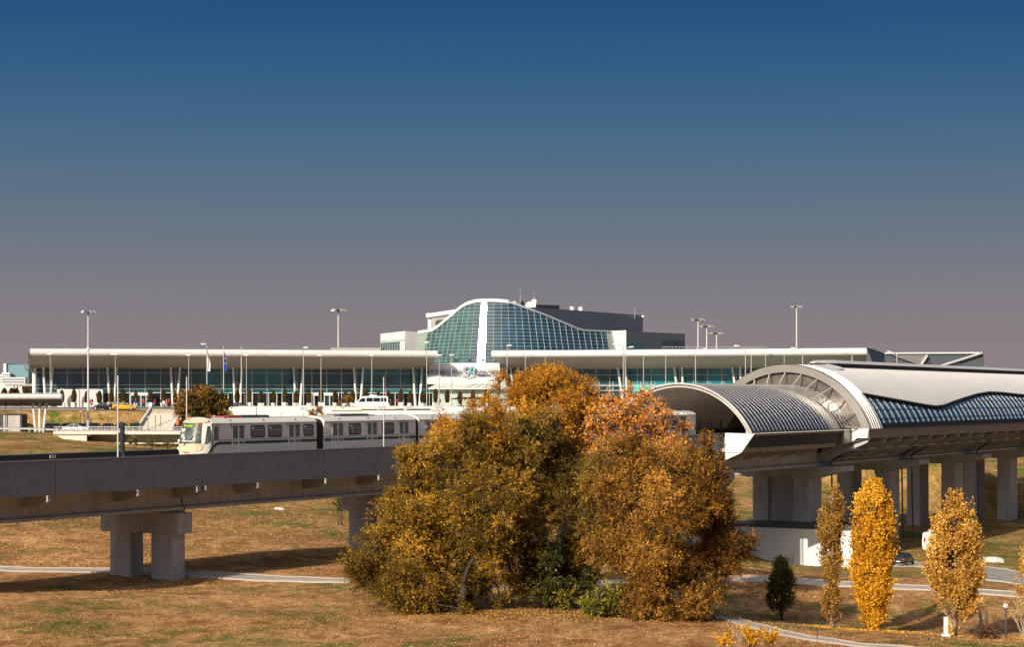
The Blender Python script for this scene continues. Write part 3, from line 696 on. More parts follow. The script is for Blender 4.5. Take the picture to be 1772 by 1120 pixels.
# ridge skylight along the top
sk = S(1432, 93); z_ = 3.95
MB().tbox(sk, sE, DC - 1.5, DC + 1.5, 3.6, 4.62).build('ridge_skylight', M['panel_in'], stn)
MB().loft([[T(q, DC + a * f_, (z - 4.6) * f_ + 4.6) for a, z in ((-1.8, 4.60), (-1.75, 4.66), (-1.1, 5.05), (1.1, 5.05), (1.75, 4.66), (1.8, 4.60))] for q, f_ in ((sk - 2.5, .25), (sk, .8), (sk + 2, 1), (sE, 1))]).build('skylight_cover', M['roofmetal'], stn)
lv = MB()
for q in np.arange(sk, sE, .5): lv.tbox(q, q + .08, DC - 1.56, DC - 1.5, 3.7, 4.6)
lv.build('skylight_louvre_pattern', M['dark'], stn)
hh = MB(); hh.loft([[T(q, DC + a, z + f_) for a, z in ((-3.6, 3.40), (-2.6, 3.72), (-1.4, 3.98), (0, 4.1), (1.4, 3.98), (2.6, 3.72), (2.6, 3.4), (-3.5, 3.2))] for q, f_ in ((S(1387, 93), 0), (S(1408, 93), .12), (sk - .5, .42), (sk - .2, .5))]); hh.build('roof_hood', M['roofmetal'], stn, smooth=True)
# --- decks, side walls
def tpoly(mb, s_a, s_b, pts): mb.loft([[T(q, d, z) for d, z in pts] for q in (s_a, s_b)])
mb = MB(); tpoly(mb, s0, sL - .3, [(85.25, -4.12), (85.5, -4.12), (87.75, -6.02), (87.5, -6.1)]); mb.build('slanted_side_panel', M['brown'], stn)
mb = MB(); tpoly(mb, s0 + .1, sL - .2, [(85.12, -4.12), (85.12, -3.97), (85.45, -3.97), (85.45, -4.12)]); mb.build('eaves_gutter', M['dark'], stn)
dd_ = MB()
for q in np.arange(s0 + .2, sL - .3, .55): dd_.tbox(q, q + .32, 85.03, 85.12, -4.12, -4.04)
dd_.build('gutter_clip_pattern', M['white'], stn)
mb = MB(); tpoly(mb, s0 + .3, sL - 2.2, [(87.2, -6.35), (87.2, -6.12), (88.1, -6.12), (88.1, -6.35)]); mb.build('ledge', M['concrete_light'], stn)
for q in np.arange(s0 + 3, sL - 2, 5.6):
    mb = MB(); tpoly(mb, q - .12, q + .12, [(87.25, -6.36), (87.25, -6.75), (89.5, -7.3), (89.78, -7.35), (89.78, -6.36)]); mb.build('bracket', M['concrete_light'], stn)
mb = MB(); tpoly(mb, s0 - 2, sE, [(89.8, -6.2), (89.8, -8.25), (89.45, -8.4), (89.45, -8.75), (92.0, -8.75), (92.0, -6.2)]); tpoly(mb, s0 - 2, sE, [(97, -6.2), (97, -8.75), (99.5, -8.75), (99.5, -6.2)]); mb.build('girder', M['concrete'], stn)
MB().tbox(s0 + .3, sE, 86.3, 102.3, -6.19, -5.75).build('deck', M['concrete'], stn)
MB().tbox(s0 + 1, sE, 86.6, 90.2, -5.75, -4.55).build('platform', M['concrete'], stn); MB().tbox(s0 + 1, sE, 98.2, 102, -5.75, -4.55).build('platform', M['concrete'], stn)
mb = MB(); tpoly(mb, s0, sL, [(102.6, -4.03), (103.1, -4.03), (101.5, -6.2), (101.0, -6.2)]); mb.build('far_side_wall', M['brown'], stn)
MB().tbox(s0 + .2, sE, 85.6, 85.75, -5.7, -4.0).build('inner_side_wall', M['panel_in'], stn)
MB().tbox(s0 + .2, sE, 102.4, 102.55, -6.2, -4.0).build('inner_side_wall', M['panel_in'], stn)
for q in np.arange(s0 + .8, sL, 3.25):
    for d_ in (86.1, 102.2): MB().tbox(q, q + .18, d_ - .09, d_ + .09, -5.75, -3.0).build('platform_post', M['vaultrib'] if q < s0 + 1 else M['dark'], stn)
mb = MB()
for q in np.arange(s0 + .5, s0 + 30, 1.0): mb.tbox(q, q + .1, 102.0, 102.15, -5.7, -2.6)
tag(mb.build('railing_bars', M['vaultrib'], stn), kind='stuff')
# white end plates
mb = MB(); tpoly(mb, s0 - .2, s0, [(84.75, -4.1), (87.95, -4.02), (88.3, -4.02), (88.3, -6.2), (86.3, -6.2)]); mb.build('end_plate', M['white'], stn)
mb = MB(); tpoly(mb, s0 - .2, s0, [(86.35, -6.26), (88.3, -6.26), (88.3, -7.1)]); mb.build('end_plate', M['white'], stn)
mb = MB(); tpoly(mb, sL - .5, sL - .26, [(82.85, -3.95), (85.3, -4.02), (85.2, -5.75), (84.35, -5.15), (83.05, -5.15)]); mb.build('end_plate', M['white'], stn)
mb = MB(); tpoly(mb, sL - 3.0, sL - .5, [(85.2, -4.1), (85.35, -4.1), (88.4, -6.9), (88.2, -7.0), (85.2, -5.8)]); mb.build('side_return', M['ring'], stn)
mb = MB(); tpoly(mb, sL - .25, sE, [(82.9, -5.2), (82.9, -3.95), (83.25, -3.95), (83.25, -5.2)]); mb.build('fascia', M['brown'], stn)
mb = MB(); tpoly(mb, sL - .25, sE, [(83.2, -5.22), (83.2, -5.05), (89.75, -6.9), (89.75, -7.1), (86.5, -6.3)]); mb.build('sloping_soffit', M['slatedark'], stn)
q = sL + .4
while q < sE:
    mb = MB(); tpoly(mb, q - .28, q + .28, [(82.95, -5.21), (83.6, -5.21), (89.6, -7.12), (89.78, -7.9), (88.9, -8.1), (83.3, -5.75)]); mb.build('soffit_rib', M['concrete'], stn); q += 6.3
mb = MB()
q = sL + .8
while q < sE - 6.2: mb.tbox(q, q + 5.4, 86.2, 86.4, -6.82, -6.62); q += 6.3
mb.build('service_tray', M['steel'], stn)
for px in (1470, 1589, 1606, 1717):
    q = S(px, 86.5); MB().path([T(q, 86.2, -6.6), T(q, 88.9, -8.2), T(q, 88.9, -9.4), T(q, 88.9, -9.6)], .13).path([T(q, 88.9, -9.6), T(q, 88.7, -20.5)], .11).build('drain_pipe', M['dark'], stn)
# piers under the station
for k in range(3, 8):
    q = sP + k * SPAN
    if q > sE: break
    dN = 86.3 if k != 3 else 89.5
    cp = MB(); tpoly(cp, q, q + 4.5, [(dN, -8.78), (102.0, -8.78), (102.0, -9.5), (98.9, -10.35), (90.4, -10.35), (dN, -9.45)]); pr = cp.build('pier', M['concrete'], stn)
    for d0, d1 in ((90.65, 92.95), (96.3, 98.5)):
        g = gz(*T(q + 1.3, d0 + 1, 0).xy) - 1.2; m_ = MB(); c_ = .12
        foot = [(q + .03 + c_, d0), (q + 4.4 - c_, d0), (q + 4.4, d0 + c_), (q + 4.4, d1 - c_), (q + 4.4 - c_, d1), (q + .03 + c_, d1), (q + .03, d1 - c_), (q + .03, d0 + c_)]
        m_.loft([[T(a_, b_, z) for a_, b_ in foot] for z in (g, -10.35)]); m_.build('column', M['concrete_col'], pr)
        jt = MB()
        for z in np.arange(-13, g, -2.6): jt.tbox(q + .02, q + 4.41, d0 - .01, d1 + .01, z - .03, z)
        jt.build('shutter_joint', M['concrete'], pr)
    if k == 4: MB().tbox(q + .4, q + 2.2, 92.95, 96.3, -16, -10.35).build('infill_panel', M['concrete_light'], pr)
# white plant room in front of the pier
sb_ = 226.0; zb = gz(*T(sb_, 90, 0).xy) - 3
wr = thing('plant_room', 'low white rendered wall building under the station behind the poplars', 'building', T(sb_ + 5, 90, -20.5), rzt)
MB().tbox(sb_, sb_ + 11, 82.3, 99, zb, -16.3).build('wall', M['whitewall'], wr)
MB().tbox(sb_ - .12, sb_ + 11.1, 82.18, 99.1, -16.3, -15.95).build('roof_edge', M['dark'], wr)
MB().tbox(sb_ - .06, sb_ - .003, 82.3, 99, -16.36, -16.302).build('flashing', M['steel'], wr)
# grey building beyond the station piers
gb = thing('utility_building', 'grey concrete utility building with dark window openings beyond the station piers', 'building', (X_(1280, 345), 345, -15))
x0, x1 = X_(1215, 345), X_(1306, 345)
MB().box(x0, x1, 345, 356, gz(x0, 345) - 3, Zp(800, 345)).build('wall', M['concrete_light'], gb)
for px0, px1, py0, py1 in ((1272, 1296, 822, 831), (1288, 1297, 852, 868), (1240, 1262, 822, 831), (1240, 1262, 852, 868)):
    MB().box(X_(px0, 345), X_(px1, 345), 344.96, 345.2, Zp(py1, 345), Zp(py0, 345)).build('window', M['black'], gb)
wb2 = thing('white_building', 'white low building glimpsed between two station columns', 'building', (X_(1625, 430), 430, -12))
MB().box(X_(1600, 430), X_(1700, 430), 430, 440, -22, Zp(803, 430)).build('wall', M['slatedark'], wb2)
MB().box(X_(1625, 430), X_(1630, 430), 429, 429.8, -16, Zp(800, 430)).build('pillar', M['white'], wb2)
MB().box(X_(1612, 430), X_(1626, 430), 429.5, 429.9, Zp(829, 430), Zp(812, 430)).build('balcony', M['whitewall'], wb2)
# ------------------------------------------------------------------ terminal
term = thing('terminal_building', 'long white and glass airport terminal with curved glass dome behind', 'terminal', (0, 392, -2.1))
class Axis:
    def __init__(s, pa, Ya, pb, Yb):
        s.a = Vector((X_(pa, Ya), Ya, 0)); s.b = Vector((X_(pb, Yb), Yb, 0)); s.u = (s.b - s.a).normalized(); s.v = Vector((-s.u.y, s.u.x, 0)); s.L = (s.b - s.a).length
    def p(s, t, w_, z): return s.a + s.u * t + s.v * w_ + Vector((0, 0, z))
    def t(s, px, w_):                               # parameter where the line w_ behind the front is seen at px
        k = (px - CX) / F; o = s.a + s.v * w_
        return (k * o.y - o.x) / (s.u.x - k * s.u.y)
CW = Axis(52, 375, 757, 392); CE = Axis(850, 392.5, 1500, 371)
zt, zb_ = 9.53, 8.1
prof = [(.72, zb_)] + [(.72 - .72 * math.cos(R(a)), (zt + zb_) / 2 + (zt - zb_) / 2 * math.sin(R(a))) for a in range(-75, 91, 15)] + [(1.6, zt + .02), (17, zt + .12), (17, zt - .3), (1.0, zt - .3), (1.0, zb_ + .02)]
sofp = [(.72, zb_ - .0), (.9, zb_ + .25), (11.2, 5.95), (11.2, 5.6), (5, 6.95)]
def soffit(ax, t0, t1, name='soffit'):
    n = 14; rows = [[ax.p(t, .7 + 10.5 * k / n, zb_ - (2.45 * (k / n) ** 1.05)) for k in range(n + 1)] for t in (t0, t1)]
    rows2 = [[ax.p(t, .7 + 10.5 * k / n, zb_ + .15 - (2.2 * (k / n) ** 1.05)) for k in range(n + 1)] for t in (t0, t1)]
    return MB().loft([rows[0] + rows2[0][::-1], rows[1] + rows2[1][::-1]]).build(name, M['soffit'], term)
for ax, nm in ((CW, 'west'), (CE, 'east')):
    r_ = MB().loft([[ax.p(t, w_, z) for w_, z in prof] for t in (0, ax.L)]).build('canopy_roof', M['fascia'], term, smooth=True)
    soffit(ax, .02, ax.L - .02)
# seams of the fascia
sm_ = MB()
for ax in (CW, CE):
    for t in np.arange(3, ax.L, 6): sm_.loft([[ax.p(tt, w_ - .004, z) for w_, z in prof[1:12]] + [ax.p(tt, w_ + .03, z) for w_, z in prof[11:0:-1]] for tt in (t, t + .035)])
sm_.build('fascia_seam_pattern', M['steel'], term)
# west end screen
MB().quad(*[CW.p(-.35, w_, z) for w_, z in ((.6, 6.9), (11, 4.6), (11, 9.2), (.6, 9.2))]).quad(*[CW.p(-.03, w_, z) for w_, z in ((.6, 6.9), (11, 4.6), (11, 9.2), (.6, 9.2))]).build('end_screen', M['glass_pale'], term)
# facades
def facade(ax, t0, t1, w_, zones, mstep, transoms, mm='mull'):
    for a, b, z0, z1, m in zones:
        MB().loft([[ax.p(t, w_, z0), ax.p(t, w_, z1), ax.p(t, w_ + .25, z1), ax.p(t, w_ + .25, z0)] for t in (a, b)]).build('facade_glass', M[m], term)
    mb = MB()
    for t in np.arange(t0, t1 + .1, mstep): mb.bar(ax.p(t, w_ - .06, -2.0), ax.p(t, w_ - .06, 5.7), .13, .12, up=ax.v)
    for z in transoms: mb.bar(ax.p(t0, w_ - .05, z), ax.p(t1, w_ - .05, z), .1, .1, up=ax.v)
    mb.build('mullion_frame', M[mm], term)
FW = 10.6; tt = lambda px: CW.t(px, FW); te = lambda px: CE.t(px, FW)
zn = []
cuts = [62, 168, 303, 356, 410, 515, 527, 612, 700, 757]; ms = ['darkglass', 'darkglass', 'darkglass', 'teal', 'teal', 'teal', 'darkglass', 'teal', 'teal']
for a, b, m in zip(cuts, cuts[1:], ms): zn.append((tt(a), tt(b), .95, 5.75, m))
zn.append((tt(62), tt(757), -2.1, .95, 'doorglass'))
facade(CW, tt(62), tt(757), FW, zn, 3.06, (4.95, 2.5, 1.75))
zn = [(te(868), te(1000), -2.1, 5.75, 'darkglass'), (te(1000), te(1085), -2.1, 5.75, 'darkglass'), (te(1085), te(1500), 2.6, 5.75, 'teal'), (te(1085), te(1500), -2.1, 2.6, 'aqua')]
facade(CE, te(868), te(1500), FW, zn, 2.9, (4.6, 2.6))
MB().bar(CW.p(tt(62), FW - .2, .92), CW.p(tt(757), FW - .2, .92), .12, .14, up=CW.v).build('door_canopy_rail', M['white'], term)
mb = MB()
for z in (2.35, 1.4): mb.bar(CE.p(te(960), 8, z), CE.p(te(1500), 8, z), .12, .12, up=CE.v)
for px in range(965, 1500, 24): mb.bar(CE.p(CE.t(px, 8), 8, -2), CE.p(CE.t(px, 8), 8, 3.2), .12, .12)
mb.build('balcony_railing', M['mull'], term)
# V columns
def vcol(ax, px, tops, bots, w_=9.0):
    for tp, bt in zip(tops, bots):
        a = ax.p(ax.t(px + tp, w_), w_, 6.2); b = ax.p(ax.t(px + bt, w_), w_, -2.1)
        MB().tube(b, a, .29, .22, 12).build('column', M['white'], term, smooth=True)
for px in (82.8, 194, 303.2, 411, 516, 620.3, 722.6): vcol(CW, px, (-8.1, 8.1), (-3.6, 3.4))
for px in (890.2, 981.5, 1075.7, 1173, 1273.7, 1377, 1470): vcol(CE, px, (-6.7, 6.7), (3.5, 11))
for px, w_ in ((62, 9),):
    MB().tube(CW.p(CW.t(59.5, w_), w_, -2.1), CW.p(CW.t(59.5, w_), w_, 5.9), .42, .42, 12).build('column', M['white'], term, smooth=True)
# white tiled block in front of the west facade
a, b = CW.t(98.5, 6.2), CW.t(178, 6.2)
blk = MB().loft([[CW.p(t, 6.2, -2.2), CW.p(t, 6.2, 1.62), CW.p(t, 9.5, 1.62), CW.p(t, 9.5, -2.2)] for t in (a, b)]).build('tiled_block', M['whitewall'], term)
gr = MB()
for z in np.arange(-1.3, 1.5, .62): gr.bar(CW.p(a, 6.195, z), CW.p(b, 6.195, z), .02, .03, up=CW.v)
for t in np.arange(a, b, 1.25): gr.bar(CW.p(t, 6.195, -2.1), CW.p(t, 6.195, 1.6), .02, .03, up=CW.v)
gr.build('tile_joint_pattern', M['mull'], blk)
mb = MB(); t_ = CW.t(170, 6.1); mb.hexa([CW.p(t_ + i, 6.1 + j, z) for z in (.35, .85) for i, j in ((-.45, 0), (.45, 0), (.45, .07), (-.45, .07))]); mb.build('blue_notice', mat('blue_sign', (.03, .12, .35), .4), blk)
# two entrance porches
for px0, px1 in ((226, 262), (543, 579)):
    a, b = CW.t(px0, 8.6), CW.t(px1, 8.6); e = MB()
    e.loft([[CW.p(t, 7.9, .35), CW.p(t, 7.9, .85), CW.p(t, 10.5, .85), CW.p(t, 10.5, .35)] for t in (a, b)])
    po = e.build('entrance_porch', M['white'], term); e = MB()
    for k in range(5): t = a + (b - a) * k / 4; e.bar(CW.p(t, 8.1, -2.1), CW.p(t, 8.1, .35), .16, .16)
    e.build('porch_post_frame', M['white'], po)
    e = MB(); e.loft([[CW.p(t, 8.3, -2.05), CW.p(t, 8.3, .34), CW.p(t, 8.4, .34), CW.p(t, 8.4, -2.05)] for t in (a + (b - a) * .3, b)]); e.build('sliding_door', M['darkglass'], po)
# ground level shop fronts: pale posts
mb = MB()
for px in list(range(325, 540, 14)) + list(range(586, 740, 14)): mb.bar(CW.p(CW.t(px, 10), 10, -2.1), CW.p(CW.t(px, 10), 10, .9), .12, .12)
mb.build('door_post_pattern', M['white'], term)
# sign wall
YS = 398.5
sw = MB().box(X_(738, YS), X_(874.5, YS), YS, YS + 3, Zp(665, YS), Zp(648.7, YS)).build('sign_wall', M['whitewall'], term)
MB().loft([[(X_(742, YS), y, Zp(648.7, YS)), (X_(866, YS), y, Zp(648.7, YS)), (X_(864, YS), y, Zp(628.3, YS)), (X_(742, YS), y, Zp(628.3, YS))] for y in (YS + .45, YS + 3)]).build('upper_sign_wall', M['whitewall'], sw)
MB().box(X_(752, YS), X_(876, YS), YS + 3, YS + 3.2, -2.1, Zp(628, YS)).build('side_wall', M['concrete_light'], sw)
jt = MB()
for px in np.arange(745, 874, 7.5): jt.box(X_(px, YS), X_(px, YS) + .03, YS - .006, YS, Zp(664.5, YS), Zp(649.2, YS))
jt.build('panel_joint_pattern', M['mull'], sw)
shadowed_l = mat('sign_shadowed_letters', (.05, .045, .06), .5); navy_l = mat('sign_navy_letters', (.035, .025, .11), .45)  # first tone merges white letters with the shadow they cast
def fit_text(txt, px0, px1, base, cap, m, Y):
    me = text_mesh(txt, 1, .06, 'LEFT'); co = np.array([v.co[:] for v in me.vertices]); w_ = co[:, 0].max() - co[:, 0].min(); h_ = .72
    wid = X_(px1, Y) - X_(px0, Y); hei = Zp(base - cap, Y) - Zp(base, Y)
    me.transform(Matrix.Diagonal((wid / w_, hei / h_, 1, 1)) @ Matrix.Translation((-co[:, 0].min(), 0, 0)))
    me.transform(wmat(term).inverted() @ Matrix.Translation((X_(px0, Y), Y, Zp(base, Y))) @ Matrix.Rotation(math.pi / 2, 4, 'X'))
    me.materials.clear(); me.materials.append(m); o = bpy.data.objects.new('sign_lettering', me); C.objects.link(o); o.parent = sw
fit_text('ЛЕТИЩЕ СОФИЯ', 742.5, 798, 646, 5.6, shadowed_l, YS - .25)
fit_text('ТЕРМИНАЛ 2', 760.5, 797.5, 651.6, 3.9, navy_l, YS - .25)
fit_text('SOFIA AIRPORT', 823.8, 872, 646, 5.6, shadowed_l, YS - .25)
fit_text('TERMINAL 2', 823.8, 854, 651.6, 3.9, navy_l, YS - .25)
# emblem: an S and an open A woven together
def em(pts, r, m, y):
    MB().path([(X_(730 + a / 11.075, YS), y, Zp(620 + b / 11.075, YS)) for a, b in pts], r, 8).build('emblem', m, sw)
purple = mat('emblem_purple', (.07, .03, .16), .4); cyan = mat('emblem_cyan', (.04, .32, .48), .4); wht = M['white']
sp = [(905, 182), (850, 175), (815, 190), (803, 220), (815, 250), (850, 262), (885, 275), (897, 305), (880, 335), (845, 345), (795, 340)]
ap = [(1000, 350), (1002, 250), (1000, 185), (960, 180), (925, 195), (912, 240), (930, 285), (960, 300), (985, 290)]
em([(a - 2, b) for a, b in sp], .21, purple, YS - .22); em(ap, .21, cyan, YS - .20)
em(sp, .085, wht, YS - .42); em([(1002, 350), (1002, 205)], .07, wht, YS - .42)
em([(985, 270), (940, 270), (925, 235), (940, 205), (975, 200)], .06, wht, YS - .40)
em([(1000, 205), (1018, 215)], .06, wht, YS - .40)
MB().prism([(X_(p_, YS), YS - .3, Zp(q_, YS)) for p_, q_ in ((800, 652), (824, 652), (811, 655.5))], (0, .28, 0)).build('emblem_bracket', M['steel'], sw)
# glazed entrance roof under the sign
ec = MB(); za, zb2 = Zp(664.5, 387.5), Zp(672.5, 379)
pa = [(757, 664.5, 398.3), (872, 664.5, 398.3), (885, 672.5, 390), (742, 672.5, 390)]
q4 = [P(*p_) for p_ in pa]; ec.hexa(q4 + [p_ + Vector((0, 0, .1)) for p_ in q4]); er = ec.build('entrance_glass_roof', M['glass_pale'], term)
MB().box(X_(748, 391.5), X_(880, 391.5), 391.5, 391.7, -2, Zp(673.5, 391.5)).build('entrance_glass_front', M['glass_pale'], er)
fr = MB(); fr.bar(P(741, 672.8, 389.9), P(886, 672.8, 389.9), .3, .22)
for k in range(11):
    f_ = k / 10; s_ = .14 if k < 5 else -.14 if k > 5 else 0
    fr.bar(q4[0].lerp(q4[1], f_) + Vector((0, 0, .13)), q4[3].lerp(q4[2], min(1, max(0, f_ + s_))) + Vector((0, 0, .13)), .1, .1)
for px in range(752, 880, 8):
    dx = 14 if px < 812 else 0
    fr.bar(P(px, 674, 391.4), P(px + dx, 700, 391.4) , .1, .08)
fr.bar(q4[0], q4[3], .22, .22); fr.build('entrance_roof_frame', M['white'], er)
# --- glass dome
pg = P(834, 570, 408); V_ = (-pg).normalized(); Hh = (V_ + SD).normalized(); psi0 = math.degrees(math.atan2(Hh.x, -Hh.y)); kt = Hh.z / math.hypot(Hh.x, Hh.y)
print('glare panel', psi0, math.degrees(math.atan(kt)))
prof_px = [(700, 578), (725, 575.9), (747, 572.6), (753, 570), (770, 556), (787, 542), (795, 534.5), (802.6, 529), (811, 525), (820.7, 522), (832, 520.8), (845, 520.4), (862, 520.8), (884, 523), (898, 528), (911, 533), (940, 543.5), (970, 556), (1004.6, 571), (1047, 573), (1090, 575)]
ppx = [a for a, b in prof_px]; ppy = [b + 1.5 for a, b in prof_px]
PW = 1.75; c0 = Vector((X_(868, 404), 404, 0)); zref = 6.9
Rpsi = [4, 12, 20, 27, 33, 37, 40] + [42] * 20; Lpsi = [-1, -4, psi0, psi0 - 9, -32, -40, -46, -50] + [-53] * 20
base = [c0]; psis = []
p_ = c0
for ps in Rpsi:
    p_ = p_ + Vector((math.cos(R(ps)), math.sin(R(ps)), 0)) * PW; base.append(p_); psis.append(ps)
    if p_.x / p_.y * F + CX > 1062: break
p_ = c0; lb, lp = [], []
for ps in Lpsi:
    p_ = p_ - Vector((math.cos(R(ps)), math.sin(R(ps)), 0)) * PW; lb.insert(0, p_); lp.insert(0, ps)
    if p_.x / p_.y * F + CX < 719: break
base = lb + base; psis = lp + psis
def inward(i):
    a = psis[max(0, i - 1)]; b = psis[min(len(psis) - 1, i)]; m_ = R((a + b) / 2); h_ = math.cos(R((a - b) / 2)); return Vector((-math.sin(m_), math.cos(m_), 0)) * kt / h_
def dpt(i, z): return base[i] + inward(i) * (z - zref) + Vector((0, 0, z))
tops = []
for i in range(len(base)):
    z = 12.0
    for _ in range(40):
        q = dpt(i, z); px = q.x / q.y * F + CX; z = .5 * z + .5 * Zp(float(np.interp(px, ppx, ppy)), q.y)
    tops.append(z)
zlow = 6.3; NR = lambda z: (z - zlow) / .74
M['bandgrey'] = mat('band_grey_blue', (.34, .38, .43), .4)
M['domeblue'] = mat('dome_glass_blue', (.015, .055, .09), .03, spec=.7, var=.45, vscale=.4)
M['domegreen'] = mat('dome_glass_green', (.045, .11, .11), .03, spec=.7, var=.4, vscale=.5)
M['domepale'] = mat('dome_glass_pale', (.26, .33, .29), .12, spec=.8, var=.15)
gB, gG, gP = MB(), MB(), MB(); mu = MB()
for i in range(len(base) - 1):
    tgt = gG if psis[i] < -27 else gB
    z0, z1 = tops[i], tops[i + 1]
    if (base[i].x / base[i].y * F + CX) < 728 or (base[i + 1].x / base[i + 1].y * F + CX) > 1067: tgt = gP
    k = 0
    while True:
        za, zb3 = zlow + .74 * k, zlow + .74 * (k + 1)
        if za >= max(z0, z1): break
        a, b, c_, d_ = dpt(i, min(za, z0)), dpt(i + 1, min(za, z1)), dpt(i + 1, min(zb3, z1)), dpt(i, min(zb3, z0))
        if k > 0 and za < min(z0, z1): mu.bar(a, b, .035, .05)
        w1 = random.gauss(0, .0015); w2 = random.gauss(0, .0015)
        n_ = (b - a).cross(d_ - a)
        if n_.length > 1e-6: n_.normalize()
        tgt.add([a + n_ * w1, b + n_ * w2, c_ - n_ * w1, d_ - n_ * w2], [(0, 1, 2, 3)]); k += 1
for i in range(len(base)): 
    n_ = inward(i).normalized() * -.05; mu.bar(dpt(i, zlow) + n_, dpt(i, tops[i]) + n_, .045, .08, up=n_)
dome = gB.build('glass_dome', M['domeblue'], term, recalc=False)
gG.build('green_glazing', M['domegreen'], dome, recalc=False); gP.build('pale_glazing', M['domepale'], dome, recalc=False)
M['mullw'] = mat('dome_mullion', (.44, .47, .46), .4)
mu.build('mullion_frame', M['mullw'], dome)
tb = MB(); rings = []
for i in range(len(base)):
    a = dpt(i, tops[i] - .05) - inward(i).normalized() * .18; inn = inward(i).normalized(); rings.append([a, a + inn * 1.2, a + inn * 1.2 + Vector((0, 0, .66)), a + Vector((0, 0, .66))])
ki = len(lp) + 1; tb.loft(rings[:ki + 1]); tb.build('dome_top_band', M['white'], dome)
rings = [[r_[0], r_[1], r_[2] - Vector((0, 0, .25)), r_[3] - Vector((0, 0, .25))] for r_ in rings[ki:]]; tb2 = MB(); tb2.loft(rings); tb2.build('dome_top_band', M['bandgrey'], dome)
bk = MB(); rows = [[dpt(i, zlow) + Vector((0, 1.5, 0)), dpt(i, tops[i]) + Vector((0, 1.5, 0)), dpt(i, tops[i]) + Vector((0, 7, -1.5)), dpt(i, zlow) + Vector((0, 7, 0))] for i in range(len(base))]
bk.loft(rows); bk.build('hall_body', M['slatedark'], dome)
for px, py in ((789.5, 628), (813, 628), (836, 628)):
    q = P(px, py + 1, 399.5); MB().tube(q, q + Vector((0, 0, .5)), .05).box(q.x - .35, q.x + .35, q.y - .15, q.y + .15, q.z + .45, q.z + .9).build('floodlight', M['black'], sw)
# wings beside and behind the dome
def block(name, pts, ytop, z0, m, depth=12, parent=term):      # front polyline [(px, Y)], top given per point in pixels
    mb = MB(); n = len(pts); fr = [Vector((X_(px, Y), Y, z0)) for px, Y in pts]; tp = [Vector((X_(px, Y), Y, Zp(t_, Y))) for (px, Y), t_ in zip(pts, ytop)]
    bo = Vector((0, depth, 0))
    for i in range(n - 1): mb.hexa([fr[i], fr[i + 1], fr[i + 1] + bo, fr[i] + bo, tp[i], tp[i + 1], tp[i + 1] + bo, tp[i] + bo])
    return mb.build(name, m, parent)
wl = block('west_wing', [(658.5, 432), (701, 421), (732, 424)], [577.8, 573.2, 575], 5, M['whitewall'], 14)
def strip(name, px0, Y0, px1, Y1, y0a, y1a, y0b, y1b, m, parent, off=.06):
    v = [P(px0, y1a, Y0), P(px1, y1b, Y1), P(px1, y0b, Y1), P(px0, y0a, Y0)]; o = Vector((0, -off, 0)); return MB().hexa([p_ + o for p_ in v] + [p_ + Vector((0, .1, 0)) for p_ in v]).build(name, m, parent)
ww = strip('window', 659, 431.8, 701, 421.1, 590, 608, 586.5, 608, M['darkglass'], wl)
strip('window_head', 659, 431.8, 701, 421.1, 590, 594, 586.5, 591, M['glass_pale'], wl, .1)
mb = MB()
for f_ in np.linspace(0, 1, 15): a = P(659, 608, 431.8).lerp(P(701, 608, 421.1), f_); mb.bar(a + Vector((0, -.1, 0)), a + Vector((0, -.1, 1.85)), .12, .1)
mb.build('window_mullion', M['mull'], ww)
mb = MB(); a = P(743.5, 580, 436)
mb.bar(P(743.5, 580, 436), P(743.5, 546.5, 436), .8, .8, up=(0, 1, 0)); mb.bar(P(741, 547, 436), P(800, 538, 432), 2, .85, up=(0, 0, 1)); fw = mb.build('roof_portal', M['whitewall'], term)
block('west_roof_hall', [(747, 440), (800, 436)], [551, 545], 8, M['concrete_light'], 10)
MB().box(a.x - .7, a.x, a.y - .3, a.y + .3, 18.2, 19).build('camera_box', M['white'], fw)
eb = block('east_hall', [(893, 432), (1112.5, 476)], [529.5, 545.8], 5, M['slate'], 20)
strip('painted_recess', 938, 441, 1099, 473.3, 547, 575, 554.8, 573, M['slatedark'], eb, .1)  # dark box set proud of the wall paints the recess shade
block('roof_plant', [(928, 452), (968, 459)], [527.2, 528.5], 14, M['slatedark'], 10)
lwb = block('east_lower_hall', [(1083, 441), (1185.5, 462)], [573.5, 577.8], 5, M['slate'], 16)
strip('window', 1083.5, 441, 1114, 447.2, 592.5, 609, 593, 609, M['teal'], lwb, .06); strip('window', 1114.5, 447.4, 1184, 461.6, 587, 609, 590, 609, M['darkglass'], lwb, .05)
mb = MB(); mb.prism([P(1058.5, 572.8, 421), P(1083.5, 571.6, 421), P(1083.5, 609, 421), P(1067, 609, 421)], (0, 6, 0)); mb.build('white_pylon', M['whitewall'], term)
for px, py in ((990, 534.5), (1005, 535)):
    q = P(px, py + 3, 458); MB().tube(q, q + Vector((0, 0, .9)), .55, .55, 10).build('roof_fan', M['white'], eb)
mb = MB(); mb.bar(P(1098.5, 552, 472), P(1098.5, 534, 472), .14, .14); mb.build('roof_antenna', M['steel'], eb)
MB().box(X_(1110, 474), X_(1114, 474), 473.5, 474, Zp(549, 474), Zp(546, 474)).build('security_camera', M['white'], eb)
